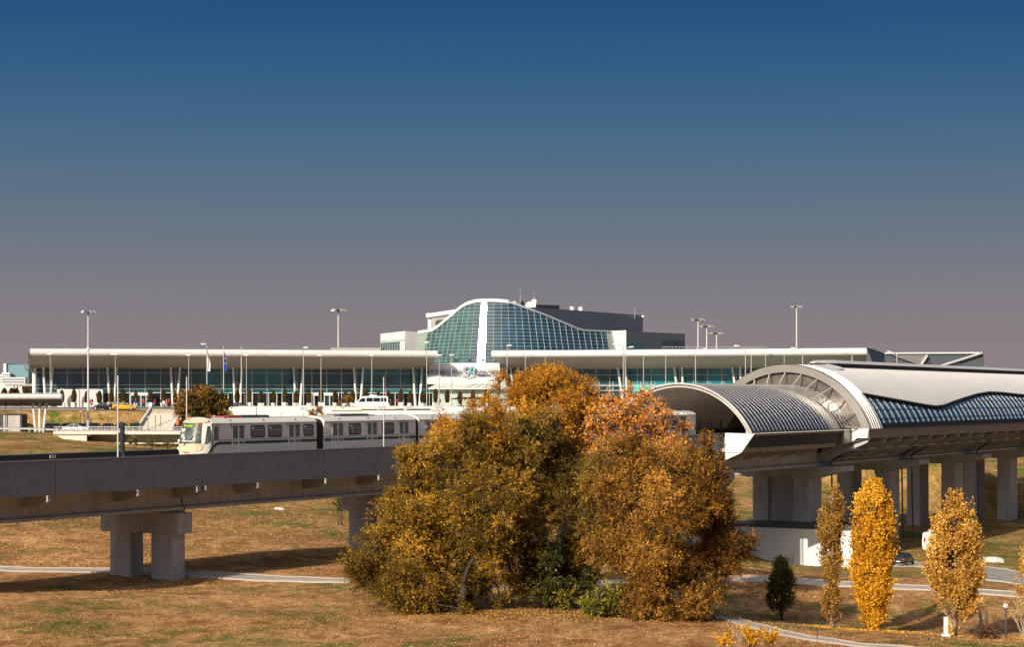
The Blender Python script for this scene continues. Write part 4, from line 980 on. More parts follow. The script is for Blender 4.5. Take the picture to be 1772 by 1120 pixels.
# dishes and aerials on the roof
def dish(px, py, r_, az, m, rr=.35):
    c_ = P(px, py, 428); ax = Vector((math.sin(R(az)), -math.cos(R(az)), .35)).normalized(); x = ax.orthogonal().normalized(); y = ax.cross(x); rows = []
    for k in range(5): 
        f_ = k / 4; rows.append([c_ + (x * math.cos(2 * math.pi * i / 14) + y * math.sin(2 * math.pi * i / 14)) * r_ * f_ - ax * rr * (1 - f_ * f_) for i in range(14)])
    MB().grid(rows, close=True).bar(c_ - ax * rr, c_ + ax * r_ * .7, .05, .05).tube(c_ - ax * rr + Vector((0, 0, -1.6)), c_ - ax * rr, .1).build('satellite_dish', m, dome, recalc=False)
dish(889, 525, .55, -30, M['white']); dish(905.5, 528, .95, 60, M['dark']); dish(915, 528.5, .9, -20, M['white']); dish(923.5, 522.5, .75, -35, M['white'])
for px, y0, y1 in ((900.3, 525, 498), (923.8, 520, 504), (822.5, 522, 518.5)): MB().tube(P(px, y0, 428), P(px, y1, 428), .06, .03).build('aerial', M['steel'], dome)
MB().prism([P(910, 532, 427.5), P(927, 532, 427.5), P(927.5, 524, 427.5), P(918, 530, 427.5)], (0, 2, 0)).build('roof_cowl', M['white'], dome)
# roof plant seen over the west canopy, railings over the east one
mb = MB(); mb.box(X_(572, 430), X_(660, 430), 430, 436, 6, Zp(602, 430)); mb.build('roof_plant', M['concrete_light'], term)
mb = MB()
for px in range(1146, 1330, 6): mb.bar(P(px, 608, 420), P(px, 600.2, 420), .06, .06)
mb.bar(P(1146, 600.4, 420), P(1326, 601, 420), .09, .09); mb.build('roof_railing', M['steel'], term)
# east end: facetted gable with its shade painted dark, lower pier building
mb = MB(); mb.loft([[P(1500, 601.6, 371), P(1531, 611.5, 392), P(1531, 645, 392), P(1517, 645, 371)], [P(1499, 601.8, 371.2), P(1528, 611.8, 396), P(1528, 645, 396), P(1499, 645, 371.2)]]); mb.build('east_gable', M['slatelow'], term)
pb = thing('pier_building', 'dark facetted pier building with white roof line beyond the station', 'building', (X_(1620, 420), 420, -3))
mb = MB(); mb.prism([P(1528, 610.5, 420), P(1700, 610.5, 420), P(1702, 613, 420), P(1702, 660, 420), P(1528, 660, 420)], (0, 25, 0)); mb.build('wall', M['slatelow'], pb)
MB().prism([P(1531, 610.2, 419.5), P(1699, 609.6, 419.5), P(1701, 612, 419.5), P(1531, 612.6, 419.5)], (0, 26, 0)).build('roof_edge', M['white'], pb)
MB().prism([P(1541, 614.5, 419.9), P(1605, 614.5, 419.9), P(1594, 632, 419.9), P(1585, 630, 419.9)], (0, -.5, 0)).build('louvred_triangle', M['ring'], pb)
mb = MB(); mb.bar(P(1604.5, 614.5, 419), P(1593, 633, 419), .3, .5); mb.bar(P(1698, 611, 419), P(1612, 638, 419), .3, .4); mb.build('edge_trim', M['mull'], pb)
for pts in (((1608, 622), (1617, 637), (1597, 637)), ((1548, 626), (1575, 637), (1538, 637)), ((1660, 628), (1668, 640), (1630, 640))): MB().prism([P(a, b, 419.9) for a, b in pts], (0, -.3, 0)).build('dark_facet', M['slatedark'], pb)
# aircraft behind the station
ac = thing('airliner', 'dark blue airliner tail fin poking above the station roof', 'aircraft', (X_(1680, 520), 520, -3))
MB().prism([P(1684, 640, 520), P(1697, 625.5, 520), P(1703.5, 623, 520), P(1700, 640, 520)], (0, .5, 0)).build('tail_fin', mat('fin_blue', (.012, .02, .11), .35), ac)
MB().prism([P(1687, 640, 519.95), P(1690, 634.5, 519.95), P(1695, 636.5, 519.95), P(1693.5, 640, 519.95)], (0, -.06, 0)).build('fin_mark', mat('fin_orange', (.75, .22, .03), .4), ac)
fz = MB(); rr_ = [.3, 1.2, 1.8, 1.95, 1.95, 1.95, 1.9, 1.6, .9, .25]; xs_ = [-32, -30.5, -28, -25, -10, -3, 0, 5, 10, 13]
q0 = P(1690, 0, 520); fz.loft([[Vector((q0.x + x, 520.2 + r_ * math.cos(a), 1.9 + (.9 if x > 6 else 0) + r_ * math.sin(a))) for a in [2 * math.pi * i / 12 for i in range(12)]] for x, r_ in zip(xs_, rr_)]); fz.build('fuselage', M['white'], ac, smooth=True)
mb = MB(); mb.prism([(q0.x - 8, 518, 1), (q0.x - 14, 518, 1), (q0.x - 3, 503, 1.8), (q0.x - 1, 503, 1.8)], (0, 0, .25)); mb.build('wing', M['white'], ac)
for dx in (-25, -9): MB().tube((q0.x + dx, 520, gz(q0.x + dx, 520)), (q0.x + dx, 520, .3), .2).build('landing_gear', M['dark'], ac)
# distant buildings at the far left
ob = thing('office_block', 'distant teal glass office block with white stepped wings at far left', 'building', (X_(30, 800), 800, -3))
Yd = 800
MB().box(X_(12, Yd), X_(49, Yd), Yd, Yd + 14, -4, Zp(631.5, Yd)).build('glass_tower', mat('haze_tinted_glass', (.14, .27, .31), .3), ob)  # distance haze is mixed into this pale teal
MB().box(X_(7, Yd), X_(11.8, Yd), Yd - 1, Yd + 14, -4, Zp(629.5, Yd)).build('stair_tower', M['whitewall'], ob)
MB().box(X_(42.5, Yd), X_(52, Yd), Yd - .5, Yd + 13, Zp(639, Yd), Zp(631, Yd)).build('plant_box', M['slate'], ob)
w1_ = MB().box(X_(8, Yd), X_(21, Yd), Yd - 4, Yd - 1.1, -4, Zp(645, Yd)).build('wall', M['whitewall'], ob); w2_ = MB().box(X_(10, Yd), X_(52, Yd), Yd - 8, Yd - 4.1, -4, Zp(653.5, Yd)).build('wall', M['whitewall'], ob)
for y0, y1, a, b, pr_, yy in ((648, 650, 9, 20.5, w1_, Yd - 4.05), (651.5, 653, 9, 20.5, w1_, Yd - 4.05), (656, 658.5, 12, 51, w2_, Yd - 8.05), (660.5, 663, 12, 51, w2_, Yd - 8.05)):
    MB().box(X_(a, Yd), X_(b, Yd), yy, yy + .2, Zp(y1, Yd), Zp(y0, Yd)).build('window', M['slate'], pr_)
fb = thing('apartment_building', 'pale distant apartment building at the left edge of the horizon', 'building', (X_(0, 1300), 1300, -3))
MB().box(X_(-40, 1300), X_(6, 1300), 1300, 1315, -4, Zp(648, 1300)).build('wall', M['concrete_pale'], fb)
for y in (652, 657, 662): MB().box(X_(-30, 1300), X_(4, 1300), 1299.9, 1300.2, Zp(y + 2, 1300), Zp(y, 1300)).build('window', M['slate'], fb)
gp = thing('grey_canopy', 'flat grey canopy on columns beyond the left bus canopy', 'canopy', (X_(35, 520), 520, -3))
MB().box(X_(8, 520), X_(57, 520), 520, 535, Zp(668.5, 520), Zp(664.5, 520)).build('roof', M['concrete_light'], gp)
for px in (20, 26, 39, 45): MB().box(X_(px, 520), X_(px + 1.6, 520), 522, 522.4, -4, Zp(668.5, 520)).build('column', M['concrete'], gp)
MB().box(X_(15, 520), X_(60, 520), 534, 535, -4, Zp(668.5, 520)).build('back_wall', M['concrete'], gp)
# ------------------------------------------------------------------ bus canopy at the left
bc = thing('bus_canopy', 'white edged bus canopy on splayed white columns at the left edge', 'canopy', (X_(40, 330), 330, -6.1))
BX = Axis(-60, 327, 106, 330)
bp = [(.5 - .5 * math.cos(R(a)), .12 + .5 * math.sin(R(a))) for a in range(-75, 91, 15)] + [(9, .62), (9, .3), (5, -1.0), (.8, -.40)]
MB().loft([[BX.p(t, w_, z) for w_, z in bp] for t in (0, BX.L)]).build('roof', [M['fascia']], bc, smooth=True)
MB().loft([[BX.p(t, w_, z) for w_, z in ((.55, -.42), (4.8, -1.1), (6.2, -1.5), (6.4, -.9), (1, -.3))] for t in (.03, BX.L - .03)]).build('soffit', M['soffit'], bc)
mb = MB()
for t in np.arange(.5, BX.L, .5): mb.bar(BX.p(t, 1, .64), BX.p(t, 8.8, .70), .12, .1)
mb.build('roof_rib_pattern', M['steel'], bc)
for px, tp, bt in ((60, -3.2, 2.0), (68.5, 0, 0), (77, 3.4, -2.3)):
    a = BX.p(BX.t(px + tp, 3), 3, -.95); b = BX.p(BX.t(px + bt, 3), 3, -6.2); MB().tube(b, a, .22, .2, 10).build('column', M['white'], bc, smooth=True)
mb = MB(); mb.box(X_(-20, 331), X_(37, 331), 331, 335, -6.1, Zp(717, 331)); bo = mb.build('ticket_booth', M['slatedark'], bc)
MB().box(X_(6, 331), X_(35, 331), 330.9, 331, -6.0, Zp(719, 331)).build('booth_panel', M['concrete'], bo)
mb = MB()
for px in (9, 36.5): mb.box(X_(px, 330.5), X_(px, 330.5) + .12, 330.5, 330.62, -6.1, -.7)
mb.box(X_(9, 330.5), X_(37, 330.5), 330.5, 330.62, Zp(716, 330.5), Zp(715, 330.5)); mb.build('booth_frame', M['dark'], bc)
# guard rails, road bridge, ramp walls
gr_ = thing('guard_rail', 'grey steel guard rail along the road above the left grass bank', 'guard rail', (X_(50, 316), 316, -5.7))
mb = MB(); pr_ = [(-.05, .0), (-.02, .1), (-.07, .16), (-.02, .22), (-.05, .32), (.0, .32), (.02, .16), (0, 0)]
gzr = lambda px: gz(X_(px, 316), 316)
pts = [(-200, 314), (-60, 315), (0, 316), (60, 316.5), (138, 317)]
rings = [[Vector((X_(px, Y), Y + a, gz(X_(px, Y), Y) + .42 + b)) for a, b in pr_] for px, Y in pts]
mb.loft(rings); mb.build('beam', M['steel'], gr_)
for px in (-50, -16, 17, 33.5, 50, 75, 100, 125):
    x = X_(px, 316.3); g = gz(x, 316.3); MB().box(x - .07, x + .07, 316.35, 316.5, g - .2, g + .76).build('post', M['steel'], gr_)
br = thing('road_bridge', 'low concrete road bridge with railing over the grassy cutting', 'bridge', (X_(200, 302), 302, -8))
YB = 302
mb = MB(); mb.box(X_(93, YB), X_(470, YB), YB - .3, YB + 9, Zp(752, YB), Zp(746.8, YB)); mb.build('deck_slab', M['concrete_pale'], br)
mb = MB(); mb.prism([P(a, b, YB) for a, b in ((95, 751.9), (150, 751.9), (150, 773), (136, 770), (118, 764), (103, 757))], (0, .6, 0)); mb.build('wing_wall', M['concrete_pale'], br)
MB().box(X_(150.2, YB), X_(470, YB), YB + 2.6, YB + 3, -9.5, Zp(752, YB)).build('abutment_wall', M['concrete_light'], br)
MB().box(X_(163, YB), X_(470, YB), YB + 1.6, YB + 2.58, Zp(769, YB), Zp(766.8, YB)).build('ledge', M['concrete_pale'], br)
mb = MB()
zr_ = Zp(746.8, YB)
for px in range(97, 460, 12): mb.box(X_(px, YB), X_(px, YB) + .1, YB, YB + .1, zr_, zr_ + .75)
mb.box(X_(93, YB), X_(460, YB), YB - .02, YB + .12, zr_ + .62, zr_ + .75); mb.box(X_(93, YB), X_(460, YB), YB + .02, YB + .09, zr_ + .3, zr_ + .38); mb.build('railing', M['steel'], br)
rr = thing('handrail', 'thin grey handrail fence behind the car park and bridge', 'railing', (X_(200, 326), 326, -6))
mb = MB()
for px in range(142, 330, 11): g = gz(X_(px, 326), 326); mb.box(X_(px, 326), X_(px, 326) + .07, 326, 326.07, g - .2, g + 1.15)
for z in (.55, 1.1): mb.bar((X_(142, 326), 326, gz(X_(142, 326), 326) + z), (X_(325, 326), 326, gz(X_(325, 326), 326) + z), .07, .07)
mb.build('railing_bars', M['steel'], rr)
rw = thing('ramp_wall', 'long white rendered retaining wall below the minibus', 'wall', (X_(600, 366), 366, -6))
mb = MB(); mb.box(-51.6, 40, 365.6, 366.1, -7.5, Zp(703.4, 366)); mb.build('wall', M['whitewall'], rw)
mb = MB(); mb.loft([[Vector((-51.6, 365.6, z)), Vector((-51.6, 366.0, z)), Vector((-55.4, 371, z)), Vector((-55.4, 370.4, z))] for z in (-7, -1.75)]); mb.build('return_wall', M['whitewall'], rw)
MB().box(-51.7, 40, 365.5, 366.2, Zp(703.4, 366), Zp(702.6, 366)).build('coping', M['concrete_pale'], rw)
r2 = thing('parapet_wall', 'lower white parapet wall with stepped panels in front of the ramp', 'wall', (X_(700, 354), 354, -6))
mb = MB(); mb.box(X_(573, 354), X_(1000, 354), 354, 354.4, -8, Zp(711, 354)); w_ = mb.build('wall', M['whitewall'], r2)
MB().box(X_(594, 354), X_(1000, 354), 355.2, 355.5, -3, Zp(704.5, 355)).build('upper_wall', M['whitewall'], w_)
mb = MB()
for a, b, y0, y1 in ((573, 585, 706.5, 710.9), (585, 625, 707.4, 710.9), (625, 686, 706.2, 708.4), (700, 716, 706, 708), (745, 765, 706.4, 710)): mb.box(X_(a, 353.8), X_(b, 353.8), 353.7, 353.95, Zp(y1, 353.8), Zp(y0, 353.8))
mb.build('step_panel_pattern', M['concrete_pale'], r2)
mb = MB()
for a, b in ((597, 652), (655, 698), (702, 742), (742, 760)): mb.box(X_(a, 354.9), X_(b, 354.9), 354.8, 355.1, Zp(708.6, 355), Zp(707.3, 355))
for a, b, in ((654, 668), (702, 716), (752, 766)): mb.box(X_(a, 354.7), X_(b, 354.7), 354.6, 354.75, Zp(707.4, 355), Zp(704.9, 355))
mb.build('shadow_gap_panel', M['slate'], r2)
st = thing('stairs', 'pale stone steps climbing the grass bank to the terminal', 'stairs', (X_(270, 356), 356, -6))
mb = MB(); n = 16; xa, xb = X_(243, 352), X_(300, 352)
for i in range(n): mb.box(xa, xb, 350 + .8 * i, 350.9 + .8 * i, -6.5, -6.1 + (i + 1) * 3.75 / n)
mb.build('step', M['paving'], st)
for x in (xa - .3, xb): MB().hexa([(x, 349.5, -6.4), (x + .3, 349.5, -6.4), (x + .3, 363, -3), (x, 363, -3), (x, 349.5, -5.4), (x + .3, 349.5, -5.4), (x + .3, 363, -1.7), (x, 363, -1.7)]).build('side_wall', M['whitewall'], st)
# bus shelter in front of the sign
bs = thing('bus_shelter', 'dark flat roofed shelter standing in front of the terminal sign', 'shelter', (X_(815, 362), 362, -2.3))
mb = MB(); a, b = X_(780, 362), X_(862, 362); z = Zp(691.5, 362)
mb.loft([[(x, 360.5, zz) for x, zz in ((a, z), (b, z), (b, z + .3), (a + 1.6, z + .45), (a + .1, z + .12))], [(x, 364, zz) for x, zz in ((a, z), (b, z), (b, z + .3), (a + 1.6, z + .45), (a + .1, z + .12))]]); mb.build('roof', M['navy'], bs)
for px in (796.5, 819.5, 845): MB().box(X_(px, 362), X_(px, 362) + .14, 362, 362.14, -3.3, z).build('post', M['dark'], bs)
# ------------------------------------------------------------------ lamps and masts
def gzat(px, Y): return gz(X_(px, Y), Y)
def street_lamp(px, ytop, Y, zb, arms, label, r=.065, grp='street lamps before the terminal'):
    x = X_(px, Y); zt_ = Zp(ytop, Y); t = thing('street_lamp', label, 'street lamp', (x, Y, zb), group=grp); h = zt_ - zb
    mb = MB(); mb.tube((0, 0, 0), (0, 0, h - .35), r * 1.3, r, 8); mb.tube((0, 0, 0), (0, 0, .5), r * 1.9, r * 1.9, 8)
    hd = []
    for ax_ in arms:                                   # arm reach in photo pixels, 0 = post top
        dx = ax_ / F * Y
        if abs(dx) > .5: mb.path([(0, 0, h - .55), (dx * .15, 0, h - .2), (dx * .5, -.1, h + .02), (dx * .85, -.2, h + .1)], .05, 6); hd.append((dx, -.2, h + .12))
        else: mb.path([(0, 0, h - .4), (0, -.05, h - .1), (dx, -.3, h)], .05, 6); hd.append((dx, -.35, h))
    mb.build('pole', M['steel'], t, world=False)
    for hx, hy, hz in hd:
        b = MB(); sg_ = 1 if hx >= 0 else -1; rings = []
        for k, (u, a_, c_) in enumerate(((-.5, .06, .05), (-.35, .16, .1), (0, .24, .15), (.35, .22, .13), (.55, .08, .06))):
            rings.append([(hx + sg_ * u * .95, hy + a_ * math.cos(R(q)), hz + .05 * u + c_ * math.sin(R(q))) for q in range(0, 360, 45)])
        b.loft(rings); b.build('lamp_head', M['lamp'], t, world=False, smooth=True)
    return t
SH = [(87, 613.5, [0]), (199.6, 613.5, [-2.5, 1.5]), (326.5, 615, [0]), (426.5, 615, [0]), (555.5, 615.5, [-2]), (643.5, 615.5, [0]), (760, 615.5, [0]), (781.5, 614.8, [0]),
      (909, 615, [-5, 7]), (944, 615, [6]), (1113.6, 615.5, [-4.5, 6]), (1152, 613.5, [6.5]), (1324.7, 613, [-5, 5]), (1357, 613, [9]), (1469, 611, [-9])]
for i, (px, y, ar) in enumerate(SH):
    street_lamp(px, y, 376, gzat(px, 376), ar, f'{ORD[i]} short grey kerb lamp from the left before the terminal glass' + (' with two arms' if len(ar) > 1 else ''))
TL = [(357.8, 597, 353, [-5], 'tall lamp with white head behind the autumn tree'), (525.3, 602, 362, [4], 'tall lamp above the white lane sign behind the train'), (738.5, 593, 356, [0], 'tall lamp beside the left edge of the sign wall'), (877.6, 598, 360, [3.5], 'tall lamp right of the terminal sign above the willow'),
      (1078.6, 597, 362, [-14], 'tall lamp with left arm before the white pylon'), (1082, 602, 358, [10], 'tall lamp with right arm just right of its twin below the white pylon'), (1203.7, 605.5, 362, [16], 'tall lamp with long right arm above the small vault'), (1290, 600, 350, [-15], 'tall lamp with left arm behind the vault shoulder'), (1300, 610, 352, [15], 'tall lamp with right arm behind the vault shoulder'), (1389, 604, 350, [-16], 'tall lamp with left arm above the large vault crown'),
      (1474.5, 611.5, 356, [-14], 'tall lamp with left arm near the dark gable end'), (1552, 610, 380, [-13], 'tall lamp with left arm before the dark pier building')]
for px, y, Y, ar, lb in TL: street_lamp(px, y, Y, min(gzat(px, Y), -2.4), ar, lb, r=.08, grp='tall road lamps')
# white sign on the second tall lamp
sgn = thing('lane_sign', 'white sign with three arrows fixed on a tall lamp behind the train', 'sign', (X_(525, 361.6), 361.6, Zp(716, 361.6)))
MB().box(-.62, .62, -.06, 0, 0, 1.5).build('plate', M['white'], sgn, world=False)
for k, m in ((-.38, 'dark'), (0, 'dark'), (.38, 'blueglass')): MB().box(k - .03, k + .03, -.08, -.061, .35, 1.2).prism([(k - .12, -.08, .95), (k + .12, -.08, .95), (k, -.08, 1.25)], (0, .019, 0)).build('arrow', M[m], sgn, world=False)
MB().tube((0, .1, -3), (0, .1, .1), .07).build('post', M['steel'], sgn, world=False)
def mast(px, ytop, Y, zb, label, ball=None, n=5, ring=.95):
    x = X_(px, Y); h = Zp(ytop + 4, Y) - zb; t = thing('floodlight_mast', label, 'floodlight mast', (x, Y, zb), group='tall floodlight masts'); k_ = Y / 400
    MB().tube((0, 0, 0), (0, 0, h), .24 * k_, .13 * k_, 10).build('pole', M['polewhite'], t, world=False)
    MB().tube((0, 0, h), (0, 0, h + 1.0 * k_), .05 * k_, .03).tube((0, 0, h - .25 * k_), (0, 0, h - .1 * k_), ring * k_, ring * k_, 10).build('crown_ring', M['dark'], t, world=False)
    for i in range(n):
        a = 2 * math.pi * i / n + .4; c_ = Vector((math.cos(a), math.sin(a), 0)) * ring * 1.05 * k_; u = Vector((math.cos(a), math.sin(a), 0)); s_ = Vector((-math.sin(a), math.cos(a), 0))
        b = MB(); q = [c_ + u * d * k_ + s_ * e * k_ + Vector((0, 0, h + (g - .1) * k_)) for g, dd__ in ((-.42, .15), (.0, 0)) for d, e in ((-.1 + dd__, -.3), (.4 + dd__, -.3), (.4 + dd__, .3), (-.1 + dd__, .3))]
        b.hexa(q); b.build('floodlight', M['steel'], t, world=False)
    if ball: MB().tube((0, 0, ball - zb - .15), (0, 0, ball - zb + .3), .32, .32, 10).build('service_collar', M['white'], t, world=False)
    return t
mast(152.5, 533, 337, gzat(152.5, 337), 'tall floodlight mast with a collar standing before the terminal at left', ball=Zp(604.5, 337))
mast(585.5, 530.5, 450, -2.5, 'tall floodlight mast behind the west terminal roof')
mast(1378.5, 524.5, 450, -2.5, 'tallest floodlight mast at right behind the east terminal roof', n=4, ring=.7)
mast(1208, 547, 480, -3, 'nearest of three clustered floodlight masts right of the dark hall', n=4)
mast(1223, 558.5, 560, -3, 'middle one of three clustered floodlight masts right of the dark hall', n=4)
mast(1240, 570.5, 640, -3, 'farthest of three clustered floodlight masts right of the dark hall', n=4)
# flags
def flag(px, ytop, ybot, Y, label, bands, px1, y0, y1, stars=False):
    x = X_(px, Y); zb = gzat(px, Y); t = thing('flagpole', label, 'flagpole', (x, Y, zb), group='flagpoles before the terminal'); h = Zp(ytop, Y) - zb
    MB().tube((0, 0, 0), (0, 0, h), .1, .06, 8).sphere((0, 0, h + .08), .1).build('pole', M['polewhite'], t, world=False)
    w_ = X_(px1, Y) - x; za, zc_ = Zp(y0, Y) - zb, Zp(y1, Y) - zb; nb = len(bands); mb = MB(); nz = 18
    for k in range(nz):
        rows = []
        for kk in (k, k + 1):
            f_ = kk / nz; ww_ = w_ * min(1, .25 + 1.1 * f_) ; z = za + (zc_ - za) * f_; rows.append([(ww_ * u * (1 - .08 * math.sin(9 * f_)), .18 * math.sin(7 * u + 5 * f_) * (u > 0), z - .35 * u * (1 - f_)) for u in np.linspace(0, 1, 7)])
        b_ = len(mb.f); mb.grid(rows)
        for i in range(6): mb.mi[b_ + i] = min(nb - 1, int(i / 6 * nb))
    mb.build('flag', bands, t, world=False, recalc=False)
    if stars:
        s_ = MB()
        for i in range(10): a = 2 * math.pi * i / 10; s_.sphere((w_ * .55 + .28 * math.cos(a), -.22, (za + zc_) / 2 + .6 * math.sin(a)), .07, 5, 4)
        s_.build('star_ring', mat('flag_yellow', (.85, .65, .05), .6), t, world=False)
cl = lambda n_, c_: mat(n_, c_, .8)
flag(358.5, 600, 0, 372, 'flagpole with a drooping white flag above the autumn tree', [cl('flag_white', (.8, .8, .8)), cl('flag_grey', (.62, .6, .6))], 364.5, 606, 643)
flag(387, 601, 0, 372, 'flagpole with a drooping blue star flag', [cl('flag_blue', (.02, .08, .42))], 392.5, 607, 643, True)
flag(417.5, 601, 0, 372, 'flagpole with a drooping white green red flag', [cl('flag_w', (.75, .75, .75)), cl('flag_g', (.02, .28, .08)), cl('flag_r', (.55, .02, .03))], 419.6, 610, 636)
# globe lamps
def globe(px, ytop, Y, zb, label):
    x = X_(px, Y); h = Zp(ytop, Y) - zb; t = thing('globe_lamp', label, 'globe lamp', (x, Y, zb), group='small globe lamps'); r_ = .15
    MB().tube((0, 0, 0), (0, 0, h - r_), .06, .05, 8).tube((0, 0, h - 2.1 * r_), (0, 0, h - 1.7 * r_), .12, .12, 8).build('post', M['dark'], t, world=False)
    MB().sphere((0, 0, h - r_), r_, 12, 9).build('globe', M['lamp'], t, world=False, smooth=True)
for px, y, Y, lb in ((139, 712, 347, 'globe lamp on the bank below the white tiled block'), (145.6, 718, 342, 'globe lamp left of the tall mast foot'), (157, 723.5, 338, 'globe lamp just right of the tall mast foot'), (256, 720.5, 340, 'globe lamp at the left side of the steps'), (269, 717.5, 343, 'globe lamp in the middle before the steps'), (278, 717.5, 346, 'globe lamp at the right side of the steps'), (312.5, 724, 340, 'globe lamp beside the front of the train'), (371, 719, 345, 'globe lamp at the foot of the autumn tree'), (397.5, 712.5, 358, 'globe lamp before the end of the white ramp wall'), (487, 713.5, 358, 'globe lamp before the white ramp wall behind the leading carriage')):
    globe(px, y, Y, min(gzat(px, Y), -5), lb)
globe(1740.5, 1045, 113, gzat(1740, 113), 'globe lamp on a dark post at the lower right behind bare twigs')
bn = own('litter_bin', MB().tube((0, 0, 0), (0, 0, 1.0), .3, .34, 12).tube((0, 0, .9), (0, 0, 1.05), .37, .37, 12), cl('bin_orange', (.55, .17, .07)), 'orange litter bin beside the bridge railing left of the train', 'bin', (X_(308, 330), 330, Zp(736, 330)))
# white marker post near the poplar
own('marker_post', MB().box(-.11, .11, -.11, .11, 0, 1.1).box(-.24, .24, -.2, .2, 0, .12), M['white'], 'short white post at the foot of the broad orange poplar', 'post', (X_(1636.5, 110.5), 110.5, gzat(1636, 110.5)))
# ------------------------------------------------------------------ vehicles
def cp(n_, c_, **k): return mat(n_, c_, .28, coat=.6, **k)
tyre = M['black']; rimm = M['steel']; cglass = mat('car_glass', (.015, .02, .024), .05, spec=1); lampw = mat('car_headlamp', (.8, .8, .78), .15); lampr = mat('car_tail_lamp', (.45, .02, .02), .25)
BODY = {'hatch': ([(-2.02, .42, .62, .72), (-1.98, .3, .95, .82), (-1.5, .24, 1.02, .88), (-.4, .22, .98, .89), (.6, .22, .95, .89), (1.35, .24, .86, .86), (1.85, .3, .72, .78), (2.02, .42, .58, .62)], [(-1.95, .97, 1.0, .70), (-1.55, 1.0, 1.40, .64), (-.6, .98, 1.50, .66), (.15, .96, 1.46, .66), (.95, .93, .95, .72)], .31, (-1.28, 1.28)),
        'sedan': ([(-2.25, .42, .68, .72), (-2.2, .3, .95, .82), (-1.5, .24, .98, .89), (-.4, .22, .95, .9), (.8, .22, .93, .9), (1.5, .24, .86, .86), (2.1, .3, .72, .78), (2.25, .42, .58, .62)], [(-1.75, .96, .97, .70), (-1.05, .96, 1.36, .63), (-.4, .95, 1.43, .66), (.3, .94, 1.38, .66), (1.1, .91, .92, .74)], .32, (-1.4, 1.4)),
        'van': ([(-3.4, .45, 1.3, .95), (-3.36, .35, 1.6, 1.0), (-1.5, .3, 1.62, 1.02), (1.0, .3, 1.6, 1.02), (2.3, .3, 1.5, 1.0), (3.2, .4, 1.1, .9), (3.4, .5, .85, .75)], [(-3.38, 1.3, 2.45, .9), (-3.2, 1.5, 2.62, .88), (-1, 1.5, 2.68, .88), (1.2, 1.5, 2.62, .88), (1.9, 1.48, 2.25, .86), (2.75, 1.35, 1.42, .85)], .36, (-2.2, 2.25))}
